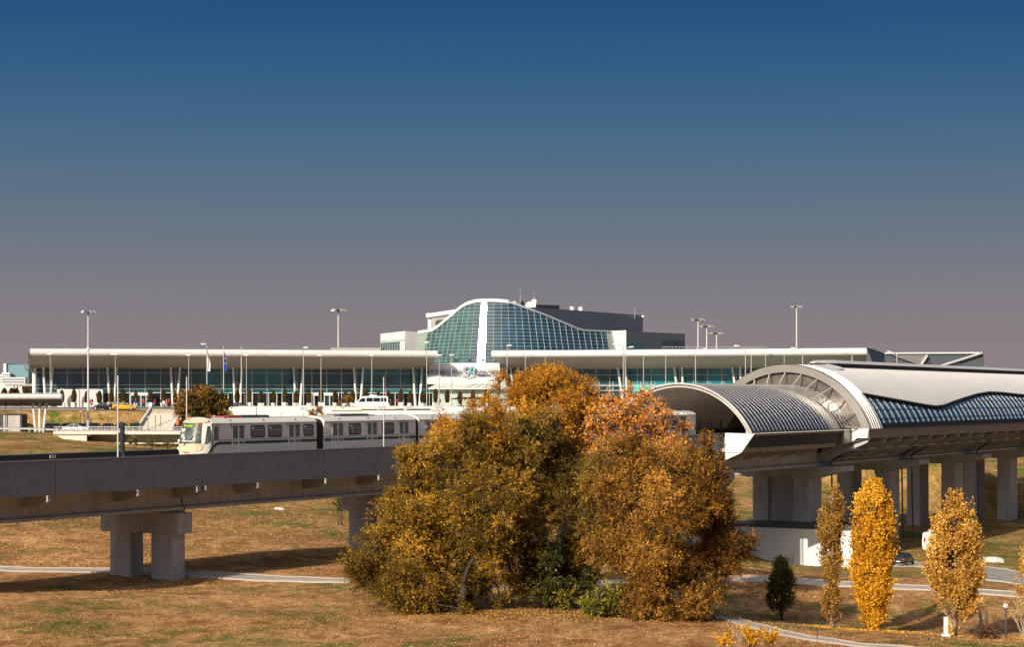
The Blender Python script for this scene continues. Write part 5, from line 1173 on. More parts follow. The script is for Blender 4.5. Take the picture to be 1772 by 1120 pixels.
def car(kind, paint, loc, rz, label, taxi=False, grp=None):
    t = thing('minibus' if kind == 'van' else 'taxi' if taxi else 'parked_car', label, 'minibus' if kind == 'van' else 'taxi' if taxi else 'car', loc, rz, grp)
    body, cab_, wr_, wx = BODY[kind]; b = MB()
    b.loft([[(x, -w_ * .86, z0), (x, -w_, (z0 + z1) * .5), (x, -w_ * .93, z1 - .02), (x, -w_ * .6, z1 + .03), (x, w_ * .6, z1 + .03), (x, w_ * .93, z1 - .02), (x, w_, (z0 + z1) * .5), (x, w_ * .86, z0)] for x, z0, z1, w_ in body])
    bd = b.build('body', paint, t, world=False, smooth=True)
    ring = lambda x, z0, z1, w_, i=0: [(x, -w_ - .1 + i, z0), (x, -w_ + i, z1 - .05), (x, -w_ * .7, z1 - i * .3), (x, w_ * .7, z1 - i * .3), (x, w_ - i, z1 - .05), (x, w_ + .1 - i, z0)]
    if kind == 'van':
        b = MB(); b.loft([ring(*c_) for c_ in cab_]); b.build('roof_body', paint, bd, world=False, smooth=True)
        for sg_ in (-1, 1):
            for xa, xb in ((-3.1, -2.0), (-1.9, -.6), (-.5, .75)): MB().hexa([(x, sg_ * y, z) for z, y in ((1.55, 1.0), (2.3, .93)) for x, y in ((xa, y - .04), (xb, y - .04), (xb, y + .012), (xa, y + .012))]).build('window', cglass, t, world=False)
            MB().add([(.95, sg_ * 1.005, 1.5), (2.35, sg_ * .99, 1.5), (1.75, sg_ * .93, 2.15), (.95, sg_ * .925, 2.28)], [(0, 1, 2, 3)]).build('window', cglass, t, world=False, recalc=False)
        MB().add([(2.72, -.78, 1.5), (2.72, .78, 1.5), (2.02, .74, 2.22), (2.02, -.74, 2.22)], [(0, 1, 2, 3)]).build('windscreen', cglass, t, world=False, recalc=False)
        MB().box(-1.2, .2, -.5, .5, 2.66, 2.86).build('roof_unit', M['white'], bd, world=False)
    else:
        b = MB(); b.loft([ring(*c_) for c_ in cab_]); b.build('window', cglass, t, world=False, smooth=True)
        top = cab_[1:-1]; b = MB(); b.loft([[(x, -w_ * .98, z1 - .10), (x, -w_ * .8, z1 + .015), (x, w_ * .8, z1 + .015), (x, w_ * .98, z1 - .10)] for x, z0, z1, w_ in top]); b.build('roof', paint, bd, world=False, smooth=True)
        for sg_ in (-1, 1): 
            p = MB()
            for i in (0, 1): 
                a_, c_ = (cab_[0], cab_[1]) if i == 0 else (cab_[-1], cab_[-2]); p.bar((a_[0], sg_ * (a_[3] + .09), a_[1]), (c_[0], sg_ * (c_[3] + .01), c_[2] - .05), .09, .06)
            p.bar((-.35, sg_ * (.66 + .1), .98), (-.3, sg_ * .67, 1.42), .07, .05); p.build('pillar', paint, bd, world=False)
    W0 = body[3][3]
    for x in wx:
        for sg_ in (-1, 1):
            wl_ = MB().tube((x, sg_ * (W0 - .2), wr_), (x, sg_ * (W0 + .01), wr_), wr_, wr_, 18).build('wheel', tyre, t, world=False, smooth=True)
            MB().tube((x, sg_ * (W0 - .02), wr_), (x, sg_ * (W0 + .025), wr_), wr_ * .62, wr_ * .55, 12).build('rim', rimm, wl_, world=False)
    xf, xr = body[-2][0] + .03, body[0][0] - .03; zf, zr2 = body[-2][2] - .12, body[0][2] + .05
    for sg_ in (-1, 1):
        MB().box(xf - .1, xf + .04, sg_ * .62 - .14, sg_ * .62 + .14, zf - .08, zf + .07).build('headlight', lampw, t, world=False)
        MB().box(xr - .01, xr + .1, sg_ * .64 - .12, sg_ * .64 + .12, zr2 + .02, zr2 + (.6 if kind == 'van' else .22)).build('tail_light', lampr, t, world=False)
    MB().box(xr - .03, xr + .02, -.26, .26, zr2 - .18, zr2 - .06).build('number_plate', M['white'], t, world=False)
    if taxi:
        MB().box(-.32, -.1, -.55, .55, 1.52, 1.72).build('roof_sign', cl('taxi_green', (.03, .35, .12)), t, world=False)
    return t
def on(px, Y, dz=.05): x = X_(px, Y); return (x, Y, gz(x, Y) + dz)
blackp = cp('black_paint', (.012, .012, .015)); navyp = cp('dark_blue_paint', (.02, .035, .06)); greyp = cp('grey_paint', (.10, .10, .105)); whitep = cp('white_car_paint', (.78, .78, .76)); redp = cp('maroon_paint', (.18, .02, .03)); yel = cp('yellow_paint', (.75, .36, .02)); silver = cp('silver_paint', (.45, .46, .47))
car('sedan', blackp, on(179, 369.5), R(184), 'black saloon stopped at the kerb behind the yellow taxi', grp='cars at the departures kerb')
car('sedan', blackp, on(197, 371.5), R(176), 'black saloon half hidden between the taxi and its black neighbour', grp='cars at the departures kerb')
car('sedan', yel, on(216, 368.5), R(0), 'yellow taxi with green roof sign at the departures kerb', True)
car('sedan', blackp, on(409, 369.5), R(182), 'black saloon peeking over the end of the white ramp wall', grp='cars at the departures kerb')
car('van', whitep, on(641, 371), R(182), 'white minibus parked on the departures road')
PK = [(44.5, 'sedan', navyp, 'dark blue parked car between the booth and the canopy columns'), (84, 'hatch', greyp, 'grey parked car just right of the canopy columns'), (94.5, 'sedan', redp, 'maroon parked car right of the canopy columns'), (115.5, 'hatch', navyp, 'dark blue parked car above the bridge wing wall'), (135.5, 'sedan', greyp, 'grey parked car left of the tall mast'), (163.5, 'hatch', greyp, 'grey parked car right of the tall mast'), (186.5, 'sedan', blackp, 'black parked car behind the railing left of the thin white post'), (209.5, 'sedan', navyp, 'dark blue parked car behind the thin white post'), (234, 'hatch', blackp, 'black parked car nearest the foot of the steps')]
for i, (px, kd, pt, lb) in enumerate(PK): car(kd, pt, (X_(px, 347), 347, -6.05), R(-90 + (i % 3) * 3 - 3), lb, grp='cars in the car park below the bank')
car('sedan', whitep, (X_(131, 334), 334, -6.05), R(10), 'white car leaving the car park in front of the tall mast', grp='cars in the car park below the bank')
car('hatch', whitep, (X_(142, 340), 340, -6.05), R(-80), 'white parked car tight against the tall mast', grp='cars in the car park below the bank')
car('hatch', silver, (X_(152, 352), 350, -6.05), R(-90), 'silver parked car half hidden behind the tall mast', grp='cars in the car park below the bank')
car('hatch', blackp, on(1563, 231, .12), R(62), 'black hatchback parked on the service road behind the bright poplar')
car('van', whitep, on(1616, 262, .12), R(68), 'white van under the station behind the broad orange poplar')
# ------------------------------------------------------------------ people
def make_person(pose):
    me = bpy.data.meshes.new('person'); s_ = .12 if pose != 1 else .3
    V = [(0, 0, .95), (0, 0, 1.15), (0, 0, 1.38), (0, 0, 1.50), (0, .01, 1.60), (0, .0, 1.72),
         (.1, 0, .9), (.12, s_, .5), (.13, -.02 + s_ * .9, .09), (.13, .14 + s_ * .9, .04), (-.1, 0, .9), (-.12, -s_ * .5, .5), (-.13, -s_ - .04, .09), (-.13, .1 - s_, .04),
         (.2, 0, 1.40), (.27, -.06 - s_ * .4, 1.14), (.27, .1 if pose != 2 else .25, .90 if pose != 2 else 1.1), (-.2, 0, 1.40), (-.27, .04, 1.14), (-.26, .14, .92), (.27, .14, .82 if pose != 2 else 1.08), (-.26, .18, .84)]
    E = [(0, 1), (1, 2), (2, 3), (3, 4), (4, 5), (0, 6), (6, 7), (7, 8), (8, 9), (0, 10), (10, 11), (11, 12), (12, 13), (2, 14), (14, 15), (15, 16), (2, 17), (17, 18), (18, 19), (16, 20), (19, 21)]
    rad = [.15, .14, .17, .065, .09, .085, .1, .07, .045, .04, .1, .07, .045, .04, .075, .05, .036, .075, .05, .036, .03, .03]
    me.from_pydata(V, E, []); o = bpy.data.objects.new('person_source', me); C.objects.link(o)
    sk_ = o.modifiers.new('skin', 'SKIN'); sk_.use_smooth_shade = True
    for i, r_ in enumerate(rad): me.skin_vertices[0].data[i].radius = (r_, r_ * (.75 if i in (0, 1, 2) else 1)); me.skin_vertices[0].data[i].use_root = (i == 0)
    o.modifiers.new('sub', 'SUBSURF').levels = 1
    bpy.context.view_layer.update(); dg = bpy.context.evaluated_depsgraph_get(); m2 = bpy.data.meshes.new_from_object(o.evaluated_get(dg)); bpy.data.objects.remove(o); return m2
protos = [make_person(k) for k in range(3)]
skin = mat('skin', (.45, .26, .18), .6); hairm = mat('dark_hair', (.03, .02, .015), .7)
def person(px, Y, rz, pose, top, legs, label, dz=.15):
    me = protos[pose].copy(); me.materials.clear()
    for m in (skin, top, legs, M['black'], hairm): me.materials.append(m)
    idx = []
    for p in me.polygons:
        c_ = p.center; z = c_.z
        idx.append(3 if z < .09 else 2 if z < .93 and abs(c_.x) < .22 else (0 if abs(c_.x) > .2 and z < (.9 if pose != 2 else 1.12) and c_.y > .1 else 1) if z < 1.5 else 4 if (z > 1.66 or (c_.y < -.01 and z > 1.56)) else 0)
    me.polygons.foreach_set('material_index', idx)
    x, y, z = on(px, Y, dz); o = bpy.data.objects.new('person', me); C.objects.link(o); o.location = (x, y, z); o.rotation_euler = (0, 0, rz); tag(o, label, 'person', 'people outside the terminal')
red = cl('red_jacket', (.55, .02, .03)); dk = cl('dark_coat', (.02, .02, .025)); blu = cl('blue_jeans', (.06, .09, .22)); tan = cl('tan_coat', (.5, .36, .24)); wh = cl('white_shirt', (.7, .68, .66)); prp = cl('violet_coat', (.16, .08, .18))
for a in ((156, 378, 2.4, 0, red, prp, 'person in red jacket before the white tiled block'), (159.5, 377.5, 1.2, 1, prp, dk, 'person in violet coat walking beside the white tiled block'), (187.5, 366, 0, 2, tan, dk, 'person in tan coat leaning between the two black cars'), (207, 377, 3, 0, dk, dk, 'person in black behind the yellow taxi roof'), (229, 377, .5, 1, dk, blu, 'person in dark coat walking near the left porch'), (235, 375, 2, 0, prp, dk, 'person in violet top right of the yellow taxi'), (248, 376.5, 2.6, 1, red, dk, 'person in red jacket below the left porch'), (255.5, 378, 3.3, 0, dk, dk, 'person in black below the right end of the left porch'), (268, 376, 1.2, 1, red, blu, 'person in red top and blue jeans right of the left porch'), (280.5, 377, 0, 0, dk, blu, 'person in dark coat among the group at the top of the steps'), (288, 375.5, 2, 2, tan, tan, 'person in tan clothes at the top of the steps'), (292.5, 376.5, 4, 0, red, dk, 'person in red top beside the autumn tree'), (283, 371, 2.8, 1, wh, dk, 'person in white shirt coming down toward the steps'), (671, 374, 1, 0, dk, dk, 'person in black behind the white minibus'), (675.5, 374.5, 3, 2, dk, blu, 'person in dark coat loading beside the white minibus'), (688, 377, 2, 0, red, dk, 'person in red jacket right of the white minibus'), (712, 377, 2, 1, dk, dk, 'person in black by the last column pair of the west canopy'), (761, 377, 1, 0, dk, prp, 'person in black in front of the entrance glass'), (795, 376, 2, 1, dk, dk, 'person in dark clothes near the shelter'), (822, 376, 2, 0, dk, wh, 'person with white top beside the shelter post')):
    person(*a)
# ------------------------------------------------------------------ vegetation
def leaf_mat(name, stops, trans=.16, rough=.55):
    m = bpy.data.materials.new(name); m.use_nodes = True; t = m.node_tree; t.nodes.clear(); nn = t.nodes.new; ll = t.links.new
    o = nn('ShaderNodeOutputMaterial'); a = nn('ShaderNodeAttribute'); a.attribute_name = 'tint'; r = nn('ShaderNodeValToRGB')
    while len(r.color_ramp.elements) < len(stops): r.color_ramp.elements.new(.5)
    for e, (p, c) in zip(r.color_ramp.elements, stops): e.position = p; e.color = tuple(c) + (1,)
    ll(a.outputs['Fac'], r.inputs[0]); d = nn('ShaderNodeBsdfPrincipled'); d.inputs['Roughness'].default_value = rough; d.inputs['Specular IOR Level'].default_value = .25
    tr = nn('ShaderNodeBsdfTranslucent'); mx = nn('ShaderNodeMixShader'); mx.inputs[0].default_value = trans
    ll(r.outputs[0], d.inputs['Base Color']); ll(r.outputs[0], tr.inputs[0]); ll(d.outputs[0], mx.inputs[1]); ll(tr.outputs[0], mx.inputs[2]); ll(mx.outputs[0], o.inputs[0]); return m
L_olive = leaf_mat('willow_olive_leaf', [(0, (.045, .035, .006)), (.38, (.16, .098, .012)), (.7, (.36, .195, .020)), (1, (.74, .42, .06))])
L_mid = leaf_mat('willow_mid_leaf', [(0, (.045, .035, .007)), (.38, (.15, .095, .014)), (.7, (.32, .18, .024)), (1, (.64, .38, .07))])
L_rust = leaf_mat('willow_rust_leaf', [(0, (.045, .026, .006)), (.38, (.17, .08, .011)), (.7, (.37, .17, .018)), (1, (.74, .40, .08))])
L_gold = leaf_mat('golden_leaf', [(0, (.20, .09, .008)), (.4, (.46, .20, .014)), (.75, (.64, .29, .02)), (1, (.80, .44, .05))])
L_orange = leaf_mat('orange_leaf', [(0, (.22, .07, .010)), (.4, (.50, .17, .015)), (.75, (.70, .27, .02)), (1, (.80, .42, .06))])
L_green = leaf_mat('dark_green_leaf', [(0, (.018, .024, .004)), (.5, (.055, .06, .008)), (.85, (.14, .12, .016)), (1, (.36, .26, .035))])  # green leaves, darkened further to paint the shaded middle of the trees
L_yellow = leaf_mat('poplar_yellow_leaf', [(0, (.34, .14, .008)), (.4, (.62, .29, .012)), (.8, (.82, .45, .025)), (1, (.9, .58, .08))])
L_popor = leaf_mat('poplar_orange_leaf', [(0, (.28, .13, .025)), (.4, (.54, .28, .045)), (.8, (.78, .46, .08)), (1, (.86, .62, .2))])
L_popbr = leaf_mat('poplar_brown_leaf', [(0, (.13, .065, .018)), (.4, (.30, .15, .03)), (.8, (.48, .27, .05)), (1, (.55, .36, .08))])
L_cone = leaf_mat('conifer_leaf', [(0, (.05, .035, .014)), (.6, (.10, .07, .024)), (1, (.16, .11, .035))], .1)
L_shrub = leaf_mat('shrub_leaf', [(0, (.03, .038, .008)), (.6, (.09, .10, .018)), (1, (.20, .18, .04))], .2)
bark = mat('bark', (.055, .04, .03), .9, var=.3, vscale=3, bump=.6, bscale=12)
barkpale = mat('pale_bark', (.36, .30, .24), .85, var=.25, vscale=4, bump=.5, bscale=12)
def unit(v): return v / (np.linalg.norm(v, axis=-1, keepdims=True) + 1e-9)
def leaves_mesh(name, pos, dirs, length, width, tint, m):
    """pos (n,3) base point of each leaf, dirs (n,3) its axis"""
    n = len(pos); rnd = rng.normal(size=(n, 3)); side = unit(np.cross(dirs, rnd)); nor = np.cross(side, dirs)
    Lh = length[:, None]; Wh = width[:, None]
    p0 = pos; p1 = pos + dirs * Lh * .45 + side * Wh * .5 + nor * Lh * .06; p2 = pos + dirs * Lh; p3 = pos + dirs * Lh * .45 - side * Wh * .5 + nor * Lh * .06
    co = np.stack([p0, p1, p2, p3], 1).reshape(-1, 3); q = np.arange(n * 4).reshape(-1, 4)
    return np_mesh(name, co, q, m, np.repeat(tint, 4), smooth=False)
def sprays(centers, radii, n_per, leaf_per, slen, llen, lwid, up=.3, shell=.55, droop=0.0, seed=1, tfun=None, flat=1.0):
    """twig sprays growing outwards through round clumps; returns leaves and twig segments"""
    r_ = np.random.default_rng(seed); P0, D0, T0 = [], [], []
    for c, rad in zip(centers, radii):
        k = max(5, int(n_per * .62 * rad ** 2)); d = unit(r_.normal(size=(k, 3))); rr = rad * (shell + (1 - shell) * r_.random(k) ** .7) * (.78 + .44 * r_.random(k))
        # break the ball with random lobes
        lob = unit(r_.normal(size=(7, 3))); am = r_.random(7) * .5 - .12
        f = 1 + (np.clip(d @ lob.T, 0, 1) ** 3 * am).sum(1)
        P0.append(c + d * (rr * f)[:, None] * np.array([1, 1, flat]) - d * slen * .5); D0.append(unit(d + np.array([0, 0, up]) + .35 * r_.normal(size=(k, 3)))); T0.append(np.full(k, r_.normal() * .18) + .12 * r_.normal(size=k))  # clump tint: leaf colour variation plus painted light and dark between clumps
    P0 = np.concatenate(P0); D0 = np.concatenate(D0); T0 = np.concatenate(T0); k = len(P0)
    sl = slen * (.6 + .8 * r_.random(k)); tt_ = (np.arange(leaf_per) + r_.random((k, leaf_per)) * .8) / leaf_per
    pos = P0[:, None] + D0[:, None] * (tt_ * sl[:, None])[..., None]; pos[..., 2] -= droop * (tt_ * sl[:, None]) ** 2
    jit = r_.normal(size=(k, leaf_per, 3)) * slen * .07; pos = pos + jit
    dirs = unit(D0[:, None] * .8 + r_.normal(size=(k, leaf_per, 3)) * .75)
    t_ = .48 + T0[:, None] + .2 * r_.normal(size=(k, leaf_per))
    pos = pos.reshape(-1, 3); t_ = t_.ravel()
    if tfun is not None: t_ = t_ + tfun(pos)
    n = len(pos); ln = llen * (.6 + .8 * r_.random(n)); wd = lwid * (.6 + .8 * r_.random(n))
    tw = MB(); sel = r_.permutation(k)[:min(k, 1400)]
    for i in sel:
        a = Vector(P0[i] - D0[i] * sl[i] * .5); b = Vector(P0[i] + D0[i] * sl[i] * .9); tw.tube(a, b, .016, .006, 3)
    return (pos, dirs.reshape(-1, 3), ln, wd, np.clip(t_, 0, 1)), tw
def limb_path(mb, a, b, r0, r1, rr, bend=.12, n=6):
    a = Vector(a); b = Vector(b); pts = [a]; L_ = (b - a).length; off = Vector((rr.uniform(-1, 1), rr.uniform(-1, 1), rr.uniform(.1, .9))) * L_ * bend
    for i in range(1, n + 1):
        t = i / n; pts.append(a.lerp(b, t) + off * math.sin(math.pi * t) + Vector((rr.uniform(-1, 1), rr.uniform(-1, 1), rr.uniform(-1, 1))) * L_ * .02 * (i < n))
    mb.path(pts, [r0 + (r1 - r0) * i / n for i in range(n + 1)], 7); return pts
def tree(name, label, cat, base_px, Y, blobs, lm, seed, n_per=150, leaf_per=26, slen=.78, llen=.145, lwid=.05, r0=.24, up=.3, dspread=.9, bm_=None, stems=3, tfun=None, droop=.15, grp=None, shell=.45, depth=None):
    rr = random.Random(seed); x0 = X_(base_px, Y); zb = gz(x0, Y); t = thing(name, label, cat, (x0, Y, zb), group=grp); bm_ = bm_ or bark
    cen, rad = [], []
    xs_ = [b[0] for b in blobs]; hw = (max(xs_) - min(xs_)) / F * Y * .5 + 1
    for b in blobs:
        r_ = b[2] / F * Y * 1.0; dy = (b[3] if len(b) > 3 else rr.uniform(-1, 1) * dspread * min(hw, 4.0) * .55); Yb = Y + dy
        cen.append(np.array([(b[0] - CX) / F * Yb, Yb, max((HY - b[1]) / F * Yb, gz((b[0] - CX) / F * Yb, Yb) + r_ * .55)])); rad.append(r_)
    # a second layer of clumps behind the front ones gives the crown its thickness
    for i in range(len(blobs)):
        if rr.random() < .6 and len(blobs) > 3:
            c = cen[i] + np.array([rr.uniform(-.5, .5), 1, rr.uniform(-.3, .2)]) * rad[i] * 1.1; c[2] = max(c[2], gz(c[0], c[1]) + rad[i] * .5); cen.append(c); rad.append(rad[i] * .9)
    subc, subr = [], []
    for c, q_ in zip(cen, rad):
        for _ in range(7 if q_ > .8 else 3):
            d = np.array([rr.gauss(0, 1), rr.gauss(0, 1), rr.gauss(0, 1)]); d /= np.linalg.norm(d) + 1e-6; g_ = rr.uniform(.36, .6); e = c + d * q_ * (.96 - g_ * .75); e[2] = max(e[2], zb + g_ * q_ * .6); subc.append(e); subr.append(q_ * g_)
    lv_, tw = sprays(subc, subr, n_per, leaf_per, slen, llen, lwid, up, shell, droop, seed, tfun)
    mb = MB(); base = Vector((x0, Y, zb - .4)); roots = []
    for i in range(stems):
        f = Vector((x0 + rr.uniform(-.5, .5) * (stems > 1), Y + rr.uniform(-.4, .4) * (stems > 1), zb + 1.2 + rr.random() * 1.0)); mb.path([base + Vector(((f.x - x0) * .8, (f.y - Y) * .8, 0)), base.lerp(f, .5) + Vector((rr.uniform(-.1, .1), 0, 0)), f], [r0 * 1.25, r0, r0 * .85], 9); roots.append(f)
    order = sorted(range(len(cen)), key=lambda i: cen[i][2]); nodes = [(f, r0 * .8) for f in roots]
    for i in order:
        c = Vector(cen[i]); best = min(nodes, key=lambda n_: (n_[0] - c).length + (0 if n_[0].z < c.z else 3)); ra = max(.05, best[1] * .75)
        pts = limb_path(mb, best[0], c, ra, max(.03, ra * .4), rr); nodes.append((pts[3], ra * .8)); nodes.append((c, max(.05, ra * .5)))
        for _ in range(3):
            d = Vector((rr.uniform(-1, 1), rr.uniform(-1, 1), rr.uniform(-.2, 1))).normalized(); limb_path(mb, c, c + d * rad[i] * .8, ra * .35, .015, rr, .1, 4)
    mb.build('trunk', bm_, t, smooth='all', recalc=False); tw.build('twigs', bm_, t, recalc=False)
    o = leaves_mesh('crown', lv_[0] - np.array([x0, Y, zb]), *lv_[1:], lm); o.parent = t
    return t
WG = 'willow trees in front of the viaduct'
tree('willow_tree', 'broad olive and gold willow forming the left half of the tree mass', 'tree', 790, 117, [(705, 905, 60), (655, 940, 44), (722, 828, 48), (715, 800, 28), (765, 800, 54), (775, 895, 72), (700, 985, 62), (640, 985, 40), (665, 1005, 38), (780, 985, 64), (838, 870, 62), (835, 950, 50), (740, 1040, 38), (790, 1045, 36), (845, 790, 50), (618, 968, 24), (730, 950, 60), (825, 1005, 34), (765, 1062, 20), (692, 868, 30), (610, 992, 16), (700, 1045, 26), (820, 745, 34), (600, 975, 18), (860, 920, 40), (700, 1062, 16), (800, 1070, 16)], L_olive, 11, n_per=120, grp=WG, stems=4, tfun=lambda p: .10 * np.sin(p[:, 0] * .9) - .03)
tree('golden_tree', 'tall golden orange tree rising behind the willows in front of the sign', 'tree', 935, 127, [(888, 690, 40), (925, 676, 36), (960, 670, 36), (1000, 688, 38), (870, 735, 46), (805, 762, 42), (925, 735, 50), (985, 745, 46), (865, 662, 20), (1020, 712, 28), (775, 742, 26), (840, 712, 36), (840, 780, 46), (900, 790, 50), (962, 654, 18), (905, 655, 16), (990, 662, 16), (1010, 780, 36), (755, 752, 16)], L_gold, 12, n_per=125)
tree('willow_tree', 'grey olive willow in the middle of the tree mass below the golden crown', 'tree', 985, 120, [(905, 775, 54), (960, 790, 58), (920, 850, 66), (985, 860, 62), (1030, 815, 52), (865, 830, 46), (900, 738, 32), (945, 905, 54), (1010, 905, 48), (955, 738, 28), (880, 900, 54), (870, 960, 42), (895, 1005, 30), (845, 1000, 30), (930, 960, 40), (1000, 960, 36), (1045, 900, 46), (870, 1040, 20)], L_mid, 13, n_per=120, grp=WG, tfun=lambda p: -.02 + 0 * p[:, 0])
tree('green_tree', 'dark green leafy tree filling the gap between the two willows', 'tree', 950, 119.5, [(950, 965, 26), (985, 985, 36), (925, 985, 28), (1015, 955, 28), (940, 1022, 24), (975, 1030, 26), (905, 1005, 20), (1025, 1005, 26)], L_green, 14, n_per=140, llen=.14, lwid=.09, r0=.12, up=.2)
tree('willow_tree', 'broad rust coloured willow forming the right half of the tree mass', 'tree', 1165, 113.2, [(1085, 845, 56), (1140, 808, 48), (1185, 805, 42), (1210, 850, 54), (1238, 905, 54), (1150, 890, 66), (1080, 925, 60), (1272, 948, 38), (1245, 975, 46), (1200, 975, 60), (1120, 985, 60), (1180, 1045, 42), (1225, 1020, 34), (1100, 1045, 38), (1215, 785, 28), (1225, 812, 28), (1150, 1065, 32), (1255, 870, 26), (1294, 938, 20), (1075, 790, 34), (1222, 760, 16), (1058, 965, 34), (1100, 1078, 20), (1210, 1066, 24), (1170, 1078, 26), (1140, 1085, 18)], L_rust, 15, n_per=120, grp=WG, stems=4, tfun=lambda p: .08 * np.sin(p[:, 0] * .8 + 1))
tree('orange_tree', 'sparse bright orange tree whose leaves overlap the small vault', 'tree', 1120, 122, [(1075, 712, 30), (1038, 735, 32), (1098, 735, 32), (1130, 705, 24), (1055, 695, 20), (1108, 690, 16), (1075, 770, 38), (1130, 745, 28), (1150, 715, 14), (1158, 775, 26), (1178, 745, 14), (1045, 775, 28), (1120, 790, 30), (1180, 790, 20), (1085, 680, 10), (1092, 760, 30)], L_orange, 16, n_per=62, leaf_per=12, llen=.16, lwid=.13, slen=.8, r0=.16, shell=.2, bm_=barkpale)
tree('green_bush', 'low bright green bush at the foot of the rust willow', 'bush', 1040, 112.5, [(1030, 1040, 28), (1055, 1050, 26), (1010, 1056, 18), (1065, 1022, 16)], leaf_mat('bright_green_leaf', [(0, (.05, .06, .004)), (.5, (.17, .17, .012)), (1, (.45, .36, .04))]), 17, n_per=190, leaf_per=14, llen=.14, lwid=.08, slen=.5, r0=.08)
# poplars: narrow crowns of steep shoots
def poplar(label, px, Y, ytop, prof, lm, seed, ns, leaf=.12, bm_=barkpale, name='poplar_tree', lean=0, wide=.11, ybase=None, clump=.5):
    r_ = np.random.default_rng(seed); x0 = X_(px, Y); zb = gz(x0, Y); zt_ = Zp(ytop, Y); H = zt_ - zb; t = thing(name, label, 'tree' if H > 4 else 'shrub', (x0, Y, zb), group='poplars at the lower right' if name == 'poplar_tree' else None)
    ppm = F / Y; fs = np.array([p[0] for p in prof]); wl_ = .93 * np.array([p[1] for p in prof]) / ppm; wr2 = .93 * np.array([p[2] for p in prof]) / ppm
    wi = np.maximum(np.interp(np.linspace(0, 1, 100), fs, wl_ + wr2), .05); cdf = np.cumsum(wi ** 1.5); cdf /= cdf[-1]
    h = np.interp(r_.random(ns), cdf, np.linspace(0, 1, 100)); a = r_.random(ns) * 2 * np.pi; rr_ = (.35 + .65 * r_.random(ns) ** .6)
    nc = max(20, ns // 75); hc = np.interp(r_.random(nc), cdf, np.linspace(0, 1, 100)); ac = r_.random(nc) * 2 * np.pi; ic = r_.integers(0, nc, ns); mk = r_.random(ns) < .88
    hs = np.clip(hc[ic] + (r_.random(ns) * .9 - .2) / H, 0, 1); tp_ = (hs - hc[ic]) * H; h = np.where(mk, hs, h); a = np.where(mk, ac[ic] + r_.normal(size=ns) * .24 * (1 - .5 * np.clip(tp_, 0, 1)), a); rr_ = np.where(mk, .45 + .5 * r_.random(nc)[ic] + .08 * r_.normal(size=ns), rr_)
    fc = .72 + .5 * r_.random(nc); lobe = np.where(mk, fc[ic], 1.0) * (1 + .10 * np.sin(a * 3 + h * 22 + seed) * np.cos(h * 37 + a) - .10 * r_.random(ns))
    wl2 = np.interp(h, fs, wl_); wr3 = np.interp(h, fs, wr2); w_ = np.where(np.cos(a) < 0, wl2, wr3)
    dep = (wl2 + wr3) * .5
    P0 = np.stack([np.cos(a) * w_ * rr_ * lobe, np.sin(a) * dep * rr_ * lobe, h * H - .25], 1)
    D0 = unit(np.stack([np.cos(a) * .35, np.sin(a) * .35, np.full(ns, 1.0)], 1) + .28 * r_.normal(size=(ns, 3)))
    lp = 12; sl = .45 + .35 * r_.random(ns); tq = (np.arange(lp) + r_.random((ns, lp))) / lp
    pos = (P0[:, None] + D0[:, None] * (tq * sl[:, None])[..., None] + r_.normal(size=(ns, lp, 3)) * .045).reshape(-1, 3); pos[:, 2] = np.maximum(pos[:, 2], .1)
    n = len(pos); dirs = unit(r_.normal(size=(n, 3)) + np.repeat(D0, lp, 0) * .4); tint = np.clip(.5 + np.repeat(r_.normal(size=ns) * .12 + np.where(mk, (r_.normal(size=nc) * .2)[ic], -.2), lp) + .2 * r_.normal(size=n), 0, 1)  # clump tints and darker inner shoots paint shaded gaps between the plumes
    o = leaves_mesh('crown', pos, dirs, leaf * (.7 + .6 * r_.random(n)), leaf * .8 * (.7 + .6 * r_.random(n)), tint, lm); o.parent = t
    mb = MB(); mb.path([(0, 0, -.4), (0, 0, H * .3), (.03, 0, H * .6), (0, 0, H * .96)], [wide * 1.3, wide, wide * .55, .015], 8)
    rnd = random.Random(seed)
    for k in range(46):
        f = rnd.uniform(.04, .85); aa = rnd.uniform(0, 6.28); hh = min(.97, f + rnd.uniform(.08, .22)); wv = float(np.interp(hh, fs, (wl_ + wr2) / 2)) * .8
        mb.path([(0, 0, f * H), (math.cos(aa) * wv * .6, math.sin(aa) * wv * .6, (f * .55 + hh * .45) * H), (math.cos(aa) * wv, math.sin(aa) * wv, hh * H)], [wide * .4 * (1 - f * .7), wide * .25 * (1 - f * .6), .01], 5)
    mb.build('trunk', bm_, t, world=False, smooth='all', recalc=False); return t
poplar('slender brown orange poplar with thin crown left of the bright yellow one', 1440, 116, 849, [(0, 3, 3), (.08, 9, 10), (.3, 11, 10), (.36, 7, 9), (.5, 15, 10), (.62, 16, 10), (.72, 20, 16), (.82, 16, 15), (.9, 6, 11), (1, 2, 3)], L_popbr, 21, 2300, .12)
poplar('bright yellow dense poplar with flame shaped crown at lower right', 1511, 115, 839, [(0, 6, 6), (.06, 22, 20), (.2, 30, 26), (.35, 38, 30), (.5, 38, 38), (.65, 38, 42), (.8, 36, 32), (.9, 24, 26), (1, 6, 8)], L_yellow, 22, 5800, .125)
poplar('broad orange poplar with airy crown beside the short white post', 1652, 112.5, 857, [(0, 3, 3), (.12, 10, 8), (.2, 28, 34), (.35, 48, 46), (.5, 54, 48), (.62, 46, 48), (.75, 36, 46), (.87, 32, 38), (.95, 22, 24), (1, 4, 6)], L_popor, 23, 4600, .125)
poplar('partly cut off orange poplar at the right edge of the picture', 1790, 113, 925, [(0, 4, 4), (.2, 14, 14), (.5, 40, 40), (.8, 28, 28), (1, 4, 4)], L_popor, 24, 520, .12)
